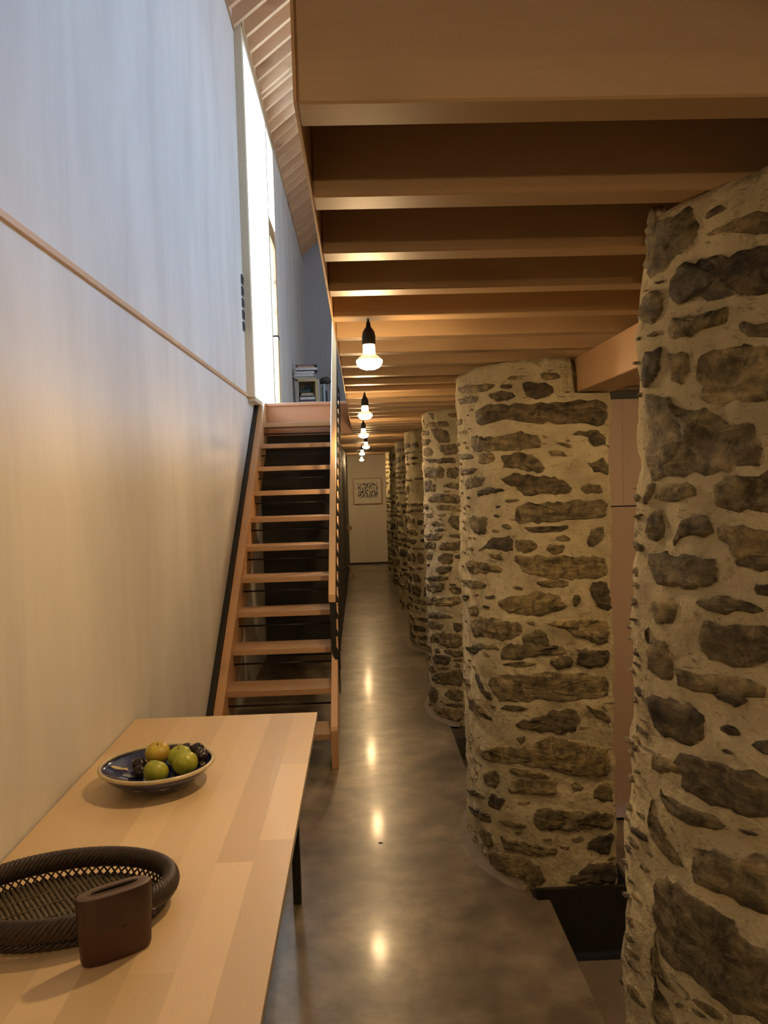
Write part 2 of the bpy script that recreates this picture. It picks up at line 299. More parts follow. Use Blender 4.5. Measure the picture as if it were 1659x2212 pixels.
TRACED={
 2:[(0,"884,2083 681,2075 570,2063 501,2063 457,2056 485,2042 530,2035 649,2045 846,2066"),
(0,"412,2079 369,2081 341,2070 370,2064 406,2067"),
(0,"274,2080 247,2086 204,2079 198,2065 231,2056 264,2062"),
(1,"347,2046 302,2048 248,2037 221,2019 227,1998 260,1988 315,1988 339,2006"),
(1,"507,2013 470,2023 420,2021 383,2007 374,1998 415,1990 471,1992"),
(0,"917,2035 726,2032 608,2023 578,2014 609,2005 729,2008 896,2018"),
(0,"440,2051 394,2050 388,2038 426,2033"),
(1,"632,1960 542,1973 449,1970 349,1963 239,1962 162,1968 7,1965 6,1880 106,1882 218,1890 328,1895 397,1918 507,1909 628,1910"),
(0,"679,1859 538,1842 425,1839 369,1858 335,1842 296,1846 275,1795 353,1790 454,1789 608,1796 692,1814"),
(0,"596,1781 486,1779 479,1750 532,1737 604,1748"),
(0,"445,1766 377,1769 320,1766 266,1712 277,1696 332,1703 390,1716 432,1717"),
(0,"161,1836 130,1852 72,1850 42,1861 36,1844 72,1828 107,1840"),
(1,"81,1828 54,1847 16,1833 13,1805 79,1798"),
(0,"226,1810 187,1806 162,1800 163,1786 193,1795"),
(0,"251,1781 210,1774 169,1759 172,1750 210,1757 248,1764"),
(0,"92,1723 50,1728 23,1747 10,1721 13,1671 33,1688 75,1701"),
(1,"455,1664 403,1688 321,1680 267,1673 207,1663 168,1645 160,1614 208,1610 279,1612 357,1608 380,1637 430,1655"),
(0,"767,1663 658,1678 545,1680 556,1659 630,1642 756,1632"),
(1,"624,1621 517,1636 467,1630 425,1621 518,1615 612,1600"),
(0,"391,1552 358,1569 280,1568 187,1568 112,1574 21,1574 20,1515 102,1507 182,1509 259,1498 390,1496"),
(0,"732,1503 552,1516 542,1498 565,1450 628,1441 736,1460"),
(1,"360,1476 282,1476 172,1476 189,1460 249,1458 315,1454"),
(0,"88,1459 32,1465 32,1442 51,1404 93,1383"),
(1,"568,1391 516,1426 410,1433 399,1379 467,1383 537,1384 639,1371"),
(0,"392,1422 327,1417 294,1400 311,1381 363,1377 396,1388"),
(0,"270,1400 193,1401 193,1384 224,1368 257,1375"),
(0,"852,1293 667,1318 521,1312 470,1310 470,1287 562,1279 688,1264 817,1278"),
(0,"403,1348 329,1358 230,1354 117,1348 19,1343 18,1267 119,1267 220,1268 297,1280 347,1293"),
(0,"548,1360 484,1359 450,1349 454,1340 501,1343"),
(0,"935,1203 712,1227 600,1234 565,1214 658,1203 828,1200"),
(0,"314,1254 264,1260 182,1258 188,1236 254,1232 292,1237"),
(1,"90,1226 60,1244 12,1239 14,1126 50,1145 85,1186"),
(0,"495,1157 437,1183 391,1189 321,1209 255,1209 206,1180 190,1152 234,1141 289,1119 369,1128 460,1132"),
(1,"166,1196 137,1200 141,1167 161,1156"),
(0,"776,1100 632,1131 620,1093 726,1070"),
(0,"739,1043 583,1084 477,1086 370,1076 371,1048 421,1023 479,1007 575,1010 712,980"),
(0,"290,1088 218,1096 122,1098 24,1087 20,1002 59,996 147,1032 202,1068"),
(0,"377,1025 302,1068 264,1023 264,1004 348,989"),
(0,"355,1089 318,1093 324,1079"),
(0,"453,1486 415,1484 412,1470 450,1469"),
(0,"439,1584 366,1587 394,1576 433,1575"),
(0,"936,1947 846,1941 849,1922 941,1925"),
(0,"897,1893 729,1886 743,1875 877,1879"),
(0,"945,1786 685,1781 669,1765 897,1765"),
(0,"961,1721 612,1716 674,1699 911,1695"),
(0,"123,1635 58,1639 29,1621 35,1605 112,1607"),
(0,"952,1128 742,1155 757,1137 927,1112"),
(1,"579,1177 503,1185 517,1175 568,1166"),
(0,"694,957 577,969 515,974 485,961 545,957 644,945"),
(1,"949,886 695,938 609,939 678,910 803,887"),
(0,"477,957 443,988 326,995 204,987 188,967 293,962 410,937 474,931"),
(1,"471,908 398,924 310,930 316,921 398,909"),
(1,"269,934 238,948 182,956 175,927 200,905 244,903"),
(1,"151,977 21,969 20,921 91,906 149,915"),
(1,"706,815 637,818 533,746 555,738 639,775"),
(0,"573,814 485,856 375,869 294,885 184,882 20,855 18,786 128,789 219,775 297,786 377,765 506,743"),
(1,"489,723 429,740 354,742 349,734 416,722 473,714"),
(0,"914,672 716,694 604,680 528,655 647,644 839,628"),
(1,"411,650 392,680 332,692 265,724 187,741 145,713 166,660 211,647 300,646 345,657"),
(0,"123,755 94,735 23,707 20,667 71,699 118,731"),
(0,"682,491 563,534 434,559 358,575 306,608 278,633 212,622 144,596 74,574 23,558 24,460 76,457 192,473 280,501 359,511 435,515 578,472 676,459"),
(0,"462,467 384,484 303,477 265,467 293,454 361,459 437,459"),
(0,"453,375 438,426 304,448 243,445 252,396 339,389"),
(0,"618,401 526,440 500,415 529,367 594,367"),
(1,"586,290 551,330 470,341 479,303 523,276 575,276"),
(0,"185,427 164,443 133,418 142,402 182,410"),
(0,"101,381 71,419 16,419 15,344 78,362"),
(0,"413,335 357,352 364,337 407,328"),
(0,"957,209 708,291 611,293 711,262 908,198"),
(0,"918,140 675,219 555,229 579,195 718,170 877,131"),
(0,"341,305 284,328 195,318 79,305 16,292 20,246 140,247 264,249 331,249"),
(0,"506,240 415,256 366,249 384,237 450,229 507,228"),
(0,"713,113 618,161 559,148 550,103 637,76 706,75"),
(0,"518,170 475,161 392,174 310,170 243,169 255,145 322,137 419,132 476,131"),
(1,"129,171 93,202 20,217 21,154 34,132 94,150"),
(0,"200,209 152,219 135,203 181,197"),
(0,"437,209 391,218 403,206"),
(0,"597,65 477,95 369,108 312,72 296,33 348,13 348,-13 422,-17 498,-27 577,1"),
(1,"178,65 119,95 1,85 2,15 97,17 167,24 212,31"),
(0,"866,-57 693,-14 628,-22 739,-49"),
(1,"954,735 802,769 760,748 883,727"),
(0,"243,175 198,180 210,163"),
(0,"406,608 369,619 375,595 400,591")],
 1:[(0,"977,2102 979,2134 902,2131 826,2125 784,2122 774,2097 776,2073 809,2061 857,2065 880,2044 924,2045 955,2071"),
(0,"752,2100 735,2108 708,2106 702,2097 724,2098 746,2094"),
(0,"757,2070 728,2075 693,2075 660,2078 616,2061 613,2038 674,2055 728,2064"),
(1,"841,2013 815,2035 768,2032 726,2021 686,2022 631,2018 590,2010 588,1949 628,1956 683,1966 724,1968 765,1975 801,1973 836,1990"),
(0,"929,2011 862,2003 848,1986 880,1958 896,1954 936,1974"),
(0,"829,1929 822,1947 777,1944 740,1938 701,1946 690,1937 698,1921 728,1918 763,1917 806,1913 826,1919"),
(0,"679,1912 626,1904 601,1897 600,1883 626,1885 652,1892 673,1904"),
(1,"910,1889 876,1906 857,1900 860,1867 883,1845 914,1849"),
(0,"827,1893 794,1881 774,1876 779,1844 799,1836 817,1854"),
(0,"766,1870 720,1877 680,1875 625,1864 595,1860 592,1791 622,1794 664,1797 731,1798 750,1822 760,1844"),
(0,"985,2140 937,2170 876,2155 890,2135 933,2136"),
(0,"912,1823 832,1813 797,1793 746,1786 722,1768 699,1753 652,1756 625,1735 634,1706 621,1695 703,1689 761,1684 831,1684 876,1673 891,1690 903,1737 906,1784"),
(0,"891,1643 893,1662 870,1664 873,1644 886,1627 890,1623"),
(0,"870,1639 860,1655 812,1660 766,1666 743,1650 756,1643 779,1642 804,1636 855,1633"),
(0,"716,1631 707,1662 697,1674 654,1675 617,1676 592,1674 590,1631 616,1631 646,1628 683,1625"),
(1,"790,1598 769,1607 728,1604 707,1591 716,1582 765,1578 804,1563 816,1566 804,1575 786,1579"),
(0,"704,1589 682,1596 653,1593 614,1589 593,1586 592,1556 613,1555 652,1554 666,1553 676,1566 694,1577"),
(0,"881,1534 867,1540 830,1538 799,1539 752,1540 720,1541 692,1531 696,1510 723,1500 779,1494 832,1487 865,1506"),
(1,"671,1540 654,1553 631,1554 613,1553 599,1545 612,1532 633,1536 651,1538"),
(1,"630,1505 625,1512 611,1511 586,1514 586,1497 611,1494 625,1498"),
(0,"873,1455 866,1451 827,1461 784,1465 795,1446 808,1422 832,1420 871,1434"),
(0,"744,1471 723,1479 687,1482 640,1481 611,1469 658,1469 684,1459 717,1461"),
(0,"736,1408 721,1434 701,1442 671,1437 609,1441 574,1444 573,1405 607,1399 634,1382 669,1382 719,1376 735,1388"),
(0,"876,1612 850,1613 834,1600 840,1571 869,1567 883,1566 879,1589"),
(0,"865,1365 867,1380 819,1385 805,1361 788,1339 803,1324 860,1331 864,1347"),
(0,"791,1347 755,1346 697,1356 653,1357 605,1355 605,1340 648,1332 701,1326 754,1324 787,1323"),
(1,"711,1320 677,1332 634,1333 632,1328 652,1316 681,1312"),
(1,"857,1273 841,1286 795,1293 742,1285 725,1277 714,1263 716,1243 762,1230 806,1229 853,1228 855,1243"),
(0,"869,1405 868,1398 866,1378 866,1376"),
(1,"631,1261 620,1270 583,1280 582,1255 602,1254"),
(0,"850,1187 845,1184 804,1184 763,1181 769,1171 800,1167 846,1151 849,1171"),
(1,"788,1189 764,1203 724,1209 678,1213 625,1219 590,1214 579,1171 598,1164 627,1158 655,1152 690,1152 733,1154 771,1150 757,1168"),
(0,"835,1125 798,1118 761,1120 716,1128 684,1129 664,1122 694,1104 720,1103 766,1099 794,1099"),
(0,"842,1101 843,1101 841,1076 839,1044 839,1058"),
(0,"841,1076 828,1074 799,1061 798,1043 775,1035 756,1014 777,1011 811,1028 838,1045"),
(0,"735,1052 697,1065 652,1073 596,1096 557,1105 555,1032 593,1016 615,1014 660,1010 716,1009 733,1022"),
(0,"832,954 831,959 773,980 726,977 694,971 658,971 634,962 590,955 543,946 558,871 587,856 609,845 653,836 710,837 758,839 803,842 826,880 828,919"),
(0,"825,876 823,854 820,815 785,806 756,800 777,785 818,789 820,820 823,842"),
(0,"822,838 819,798 817,764 776,759 757,740 813,705 816,741 819,786"),
(0,"767,772 749,779 752,772 764,767")],
 3:[(0,"664,2061 495,2057 424,2052 403,2025 458,2021 621,2035"),
(0,"597,2010 497,2008 426,1989 398,1919 527,1923 565,1967"),
(0,"515,1882 477,1898 351,1892 350,1839 431,1830 479,1850"),
(0,"942,1883 700,1890 600,1865 636,1838 832,1844"),
(1,"763,1813 563,1804 459,1808 364,1807 365,1777 433,1784 525,1782 671,1792"),
(0,"911,1740 614,1751 454,1747 464,1686 619,1684 867,1701"),
(0,"441,1737 358,1744 357,1674 443,1686"),
(0,"485,1625 438,1640 348,1638 349,1598 420,1612"),
(1,"945,1646 728,1660 634,1663 654,1605 691,1589 898,1586"),
(0,"636,1642 573,1631 570,1590 655,1584"),
(0,"721,1525 601,1564 440,1566 342,1558 335,1510 470,1518 631,1521"),
(0,"582,1481 539,1489 331,1487 329,1454 444,1462 541,1461"),
(0,"569,1424 497,1436 452,1432 490,1413"),
(0,"446,1396 401,1422 327,1421 335,1328 398,1335 421,1371"),
(0,"685,1362 589,1379 469,1365 509,1351 644,1345"),
(1,"618,1320 528,1335 449,1329 494,1318 592,1313"),
(0,"878,1264 649,1287 495,1292 504,1261 732,1247"),
(0,"440,1289 388,1300 330,1298 336,1275 412,1277"),
(0,"943,1209 586,1235 588,1194 968,1163"),
(0,"534,1207 489,1241 345,1247 341,1199 454,1189 526,1192"),
(0,"933,1121 659,1157 663,1114 943,1087"),
(0,"564,1122 492,1163 406,1162 414,1106 495,1094"),
(1,"398,1152 345,1161 345,1136 393,1135"),
(1,"591,1047 522,1071 409,1076 439,1043 524,1029"),
(0,"940,1048 706,1073 836,1046"),
(0,"886,2017 652,2008 654,1982 893,1993"),
(0,"931,1954 627,1944 697,1916 942,1927"),
(0,"940,1492 752,1492 729,1466 953,1461"),
(0,"840,1419 637,1437 639,1406 802,1399"),
(0,"658,2124 567,2116 558,2079 604,2088"),
(0,"422,2104 353,2105 354,2080 410,2086"),
(0,"482,1590 402,1591 440,1579"),
(0,"935,953 588,999 433,1007 476,983 590,970 857,952"),
(0,"924,905 501,958 508,903 650,881 876,878"),
(0,"460,930 348,937 352,898 412,898 457,913"),
(1,"448,960 380,961 398,950 435,950"),
(0,"944,807 597,861 438,863 352,878 351,825 483,807 627,799 933,758"),
(0,"944,684 631,743 502,748 405,732 443,721 560,714 945,650"),
(0,"929,631 636,681 523,677 515,644 673,622 930,597"),
(1,"421,689 355,697 348,654 396,633"),
(0,"845,513 676,583 566,613 472,617 357,618 359,541 503,524 593,535"),
(1,"678,471 596,495 553,471 638,460"),
(0,"532,488 465,506 349,508 356,474 419,471"),
(1,"683,416 639,444 481,462 439,445 484,405 659,383"),
(0,"439,440 351,459 368,435"),
(0,"612,351 558,375 493,385 470,373"),
(0,"841,232 583,325 429,353 416,381 355,387 361,276 490,260 672,241"),
(0,"927,312 955,300 981,187 937,209"),
(0,"866,321 700,348 656,320 832,273"),
(0,"949,99 773,189 602,199 635,116 794,68 931,70"),
(0,"537,187 475,232 359,243 364,165 449,164"),
(0,"531,120 359,156 360,125 480,116"),
(0,"769,20 563,86 360,109 357,37 454,27 696,-3"),
(0,"975,-136 663,-42 501,-12 364,-20 456,-31 665,-64"),
(0,"950,19 840,39 896,1 929,-3"),
(0,"987,445 730,487 735,448 926,408"),
(0,"988,366 770,408 859,350 935,339")],
}
# ------------------------------------------------------------------ the setting
Z1, ZU, YL, YE, YG = 2.146, 2.42, 7.66, 16.0, 14.3      # joist underside, upper floor, landing edge, end wall, gable
XL, XR = -0.95, 2.45
S = struct
S(prism('floor', [(XL-.2,-3),(.702,-3),(.702,3.13),(.64,3.13),(.64,3.24),(.56,3.3),(.56,YE),(XL-.2,YE)], -.25, 0, 'z', M['concrete'], bev=.004))
S(bx('floor_lower', .3, XR+.2, -3, YE, -.42, -.28, M['conc2']))
wl = S(bx('wall_left', XL-.2, XL, -3, YE, -.25, ZU, M['wall']))
wu = S(bx('wall_left_upper', XL-.35, XL, -3, 7.02, ZU+.02, 5.70, M['wall']))
S(bx('wall_left_upper_far', XL-.35, -.885, 9.5, YG, ZU, 5.70, M['wall']))
S(bx('trim_1', XL-.01, XL+.014, -3, YL+.03, ZU, ZU+.02, M['stair_y']))
S(bx('wall_back', XL-.3, XR+.2, -3.15, -3, -.4, 7.0, M['wall']))
S(bx('wall_right', XR, XR+.15, -3, YE, -.4, ZU, M['wall']))
wr = S(bx('wall_right_upper', XR, XR+.15, -3, YE, ZU, 3.5, M['wall']))
bx('wall_strip', XR, XR+.15, -3, YE, 4.6, 5.55, M['wall'], wr)
ye = -3
for n_, wy in enumerate((1.5, 3.2, 4.9, 6.6)):
    bx('wall_strip', XR, XR+.15, ye, wy-.25, 3.5, 4.6, M['wall'], wr); ye = wy+.25
    wn = S(bx('window_%d' % (3+n_), XR+.05, XR+.09, wy-.25, wy+.25, 4.56, 4.6, M['ply']))
    bx('window_frame', XR+.05, XR+.09, wy-.25, wy+.25, 3.5, 3.54, M['ply'], wn)
    for q in (-.25, .22): bx('window_frame', XR+.05, XR+.09, wy+q, wy+q+.03, 3.54, 4.56, M['ply'], wn)
    bx('pane', XR+.067, XR+.073, wy-.22, wy+.22, 3.54, 4.56, M['glass'], wn)
bx('wall_strip', XR, XR+.15, ye, YE, 3.5, 4.6, M['wall'], wr)
S(bx('wall_end', XL-.1, XR, YE, YE+.12, .03, ZU, M['endwall']))
S(bx('baseboard_end', -.26, XR, YE+.01, YE+.1, -.3, .03, M['black']))
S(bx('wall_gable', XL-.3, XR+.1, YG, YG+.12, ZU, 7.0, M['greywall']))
# black storage volume under the landing
S(bx('wall_under_landing', XL, -.25, 7.78, 7.84, 0, ZU-.025, M['blackwall']))
S(bx('wall_partition', -.31, -.25, 7.84, YE, 0, ZU-.025, M['blackwall']))
# ceiling deck and joists
YV = 1.0
ceil = S(prism('ceiling', [(-.0625,YV),(XR,YV),(XR,YE),(XL,YE),(XL,YL),(-.0625,YL)], Z1+.25, ZU, 'z', M['fir']))
prismd = prism('deck', [(XL,-3),(XR,-3),(XR,.10),(XL,.10)], Z1+.25, ZU, 'z', M['fir'], ceil)
rim = bx('rim_board', -.0665, -.0625, YV, YL, Z1+.002, ZU-.003, M['fir_y'], ceil)
bm = bmesh.new(); box(bm, -.0625, XR, -.033, .033, 0, .25, .003)
j0 = finish(bm, 'joist', M['fir'], ceil); j0.location = (0, 1.363, Z1)
for k in range(-10, 45):
    if k == 0: continue
    y = 1.363+.3265*k
    if .08 < y < YV-.02: continue
    if y > YE-.05: break
    if y > YL and 'jl' not in globals():
        bm = bmesh.new(); box(bm, -.249, XR, -.033, .033, 0, .25, .003); jl = finish(bm, 'joist', M['fir'], ceil); jl.location = (0, y, Z1); continue
    j = (jl if y > YL else j0).copy(); COL.objects.link(j); j.parent = ceil; j.location = (0, y, Z1)
S(bx('trim_2', XL+.0, -.0625, YL, YL+.022, Z1-.03, ZU-.028, M['landing']))
S(bx('trim_3', XL+.0, -.0565, YL-.012, YL+.06, ZU-.028, ZU+.001, M['landing'], bev=.003))
# roof with close rafters
def rz(x): return 5.5+.8*(x-XL) if x < .75 else 5.5+.8*(2.45-x)
def slope(name, xa, xb, ya, yb):
    return prism(name, [(xa, rz(xa)+.22), (xb, rz(xb)+.22), (xb, rz(xb)+.27), (xa, rz(xa)+.27)], ya, yb, 'y', M['fir_rafter'])
roof = S(slope('roof', -1.0, .75, -3, YE))
def child(o): o.parent = roof; return o
child(slope('roof_boarding', .75, 2.7, -3, YE))
bm = bmesh.new()
pts = [(-.97, rz(-.97)), (.75, rz(.75)), (.75, rz(.75)+.22), (-.97, rz(-.97)+.22)]
A = [bm.verts.new((p[0], -.024, p[1])) for p in pts]; B = [bm.verts.new((p[0], .024, p[1])) for p in pts]
bm.faces.new(A); bm.faces.new(B[::-1])
for i in range(4): bm.faces.new((A[i], B[i], B[(i+1)%4], A[(i+1)%4]))
bmesh.ops.recalc_face_normals(bm, faces=bm.faces)
bx('wall_edge_strip', XL, XL+.012, -3, 7.02, 5.485, 5.53, M['fir_y'], roof); bx('wall_edge_strip', -.885, -.873, 7.02, YG, 5.53, 5.575, M['fir_y'], roof)
r0 = finish(bm, 'rafter', M['fir_rafter'], roof); r0.location = (0, 4.0, 0)
y = 4.0; k = 0
while y < YG-.1:
    k += 1; y += .262 if k % 9 else .11
    r = r0.copy(); COL.objects.link(r); r.parent = roof; r.location = (0, y, 0)
# windows: deep plywood recesses in the upper left wall
ZH = 5.46
w1 = S(empty('window_1', (XL, 7.9, ZU)))
def wpart(name, x0, x1, y0, y1, z0, z1, mat, par, bev=.002):
    bm = bmesh.new(); l = par.location if par.parent is None else par.parent.location
    box(bm, x0-l[0], x1-l[0], y0-l[1], y1-l[1], z0-l[2], z1-l[2], bev); return finish(bm, name, mat, par)
P_ = M['ply']
wpart('jamb', -1.3, -.885, 7.02, 7.10, ZU, 5.70, P_, w1); wpart('jamb', -1.3, -.885, 8.72, 8.78, ZU, 5.70, P_, w1)
wpart('head', -1.3, -.886, 7.10, 8.72, ZH, 5.70, P_, w1); wpart('sill', -1.3, -.886, 7.10, 8.72, ZU-.03, ZU+.01, P_, w1)
wpart('window_frame', -1.29, -1.23, 7.10, 7.15, ZU+.01, ZH, P_, w1); wpart('window_frame', -1.29, -1.23, 8.67, 8.72, ZU+.01, ZH, P_, w1)
wpart('window_frame', -1.29, -1.23, 7.15, 8.67, ZH-.05, ZH, P_, w1); wpart('window_frame', -1.29, -1.23, 7.15, 8.67, ZU+.01, ZU+.07, P_, w1)
wpart('pane', -1.265, -1.255, 7.15, 8.67, ZU+.07, ZH-.05, M['glass'], w1, 0)
w2 = S(empty('window_2', (XL, 9.1, ZU)))
wpart('jamb', -1.3, -.885, 9.46, 9.50, ZU, 5.70, P_, w2); wpart('head', -1.3, -.886, 8.78, 9.46, ZH, 5.70, P_, w2)
wpart('sill', -1.3, -.886, 8.78, 9.46, ZU-.03, ZU+.01, P_, w2)
wpart('pane', -1.265, -1.255, 8.78, 9.46, 4.5, ZH, M['glass'], w2, 0)
wpart('transom', -1.3, -.90, 8.785, 9.455, 4.42, 4.56, M['fir_y'], w2)
d1 = S(empty('door_1', (XL, 9.1, ZU)))
for a0, a1, c0, c1 in ((8.785, 8.85, ZU+.01, 4.42), (9.39, 9.455, ZU+.01, 4.42)):
    wpart('stile', -.918, -.889, a0, a1, c0, c1, M['fir_y'], d1)
wpart('rail', -.918, -.889, 8.85, 9.39, 4.34, 4.42, M['fir_y'], d1); wpart('rail', -.918, -.889, 8.85, 9.39, ZU+.01, ZU+.12, M['fir_y'], d1)
wpart('pane', -.902, -.896, 8.85, 9.39, ZU+.12, 4.34, M['glass'], d1, 0)
bm = bmesh.new(); tube(bm, [(.055,-.28,.83),(.11,-.28,.83),(.115,-.27,.83),(.115,-.16,.81)], .009, 8); finish(bm, 'door_handle', M['rodsteel'], d1, True)
# deck boards outside the door
ed = S(empty('exterior_deck', (-2.2, 8.5, ZU-.3)))
for i in range(7):
    bx('deck_board', -.85+.0, .85, -1.5+i*.42, -1.2+i*.42, 0, .03, M['ply'], ed)
# panelled wall of the lower room on the right
pw = S(bx('wall_panelled', 1.0, XR, 4.47, 4.55, -.28, 2.13, M['black']))
zs = [(-.262, 1.49), (1.497, 2.085)]
for zi, (a, bb) in enumerate(zs):
    xs = [1.06, 1.545, 2.03, XR-.01] if zi == 0 else [1.06, 1.455, 1.95, XR-.01]
    for x0, x1 in zip(xs, xs[1:]):
        bx('panel', x0+.0004, x1-.0004, 4.45, 4.469, a, bb, M['ply_panel'], pw, .0008)
# black steel lining the floor opening
st = S(bx('trim_4', .66, 1.03, 3.165, 3.185, -.285, .02, M['black']))
S(bx('trim_5', 1.03, 1.045, 3.165, 3.42, -.285, .02, M['black']))
# ------------------------------------------------------------------ stone piers
NZ = noise.noise
def disp(p):
    q = Vector(p)
    return .014*NZ(q*6.0) + .009*NZ(q*15+Vector((7,3,1))) + .0055*NZ(q*34+Vector((1,9,4)))
class Surf:
    def __init__(s, curve, zb, bat):
        s.P, s.U = outline(curve); s.bat = bat
        s.T = s.U[-2]   # end of the rounded run; the last segment is the flat right face
    def base(s, u):
        U = s.U; L_ = U[-1]; u = u % L_
        lo, hi = 0, len(U)-1
        while hi-lo > 1:
            m = (lo+hi)//2
            if U[m] <= u: lo = m
            else: hi = m
        a, b = s.P[lo], s.P[hi]; t = (u-U[lo])/(U[hi]-U[lo]+1e-12)
        return a[0]+t*(b[0]-a[0]), a[1]+t*(b[1]-a[1])
    def at(s, u, z, off=0.0):
        x, y = s.base(u)
        e = .03; xa, ya = s.base(u-e); xb, yb = s.base(u+e)
        tx, ty = xb-xa, yb-ya; l = math.hypot(tx, ty) or 1; nx, ny = -ty/l, tx/l   # outward (curve runs clockwise seen from above)
        x -= s.bat*(2.1-z)
        k = disp((x, y, z))+off
        return Vector((x+nx*k, y+ny*k, z))
def stone_mesh(sf, poly, rn, org, n=None):
    """poly: (u,z) outline -> raised stone with ragged edge following the pier's surface"""
    per = sum(math.dist(a, b) for a, b in zip(poly, poly[1:]+poly[:1]))
    if n is None: n = max(10, min(44, int(per/.018)))
    pts = []; 
    seg = []; 
    for a, b in zip(poly, poly[1:]+poly[:1]): seg.append((a, b, math.dist(a, b)))
    d = 0; i = 0; acc = 0
    for k in range(n):
        t = per*k/n
        while acc+seg[i][2] < t and i < len(seg)-1: acc += seg[i][2]; i += 1
        a, b, l = seg[i]; q = (t-acc)/(l+1e-9)
        pts.append((a[0]+q*(b[0]-a[0]), a[1]+q*(b[1]-a[1])))
    # one pass of corner smoothing, then ragged jitter
    sm = [((pts[k-1][0]+2*pts[k][0]+pts[(k+1)%n][0])/4, (pts[k-1][1]+2*pts[k][1]+pts[(k+1)%n][1])/4) for k in range(n)]
    hmin = min(max(p[0] for p in poly)-min(p[0] for p in poly), max(p[1] for p in poly)-min(p[1] for p in poly))
    jt = min(.006, hmin*.10)
    pts = [(p[0]+rn.uniform(-jt, jt), p[1]+rn.uniform(-jt, jt)) for p in sm]
    cx = sum(p[0] for p in pts)/n; cz = sum(p[1] for p in pts)/n
    pr = rn.uniform(.002, .007)
    bm = bmesh.new(); rings = []; el = bm.verts.layers.float.new('edge')
    prof = [(1.03, -.016), (1.0, .0), (.94, pr), (.72, pr+.002), (.42, pr+.002)]
    if per > .7: prof = [(1.03, -.016), (1.0, 0), (.96, pr), (.82, pr+.001), (.62, pr+.002), (.42, pr+.002), (.2, pr+.002)]
    for sc_, of in prof:
        ring = []
        for p in pts:
            u = cx+(p[0]-cx)*sc_; z = cz+(p[1]-cz)*sc_
            o = of+(rn.uniform(-.0025, .0025) if sc_ < .95 else 0)
            ring.append(bm.verts.new(sf.at(u, z, o)-org)); ring[-1][el] = .55 if sc_ > .985 else (.32 if sc_ > .9 else 0)
        rings.append(ring)
    c = bm.verts.new(sf.at(cx, cz, pr+.002)-org)
    for A, B in zip(rings, rings[1:]):
        for k in range(n): bm.faces.new((A[k], A[(k+1)%n], B[(k+1)%n], B[k]))
    for k in range(n): bm.faces.new((rings[-1][k], rings[-1][(k+1)%n], c))
    bmesh.ops.recalc_face_normals(bm, faces=bm.faces)
    if sum(f.normal.dot(sf.at(cx, cz, .1)-sf.at(cx, cz, 0)) for f in bm.faces) < 0: bmesh.ops.reverse_faces(bm, faces=bm.faces)
    return bm
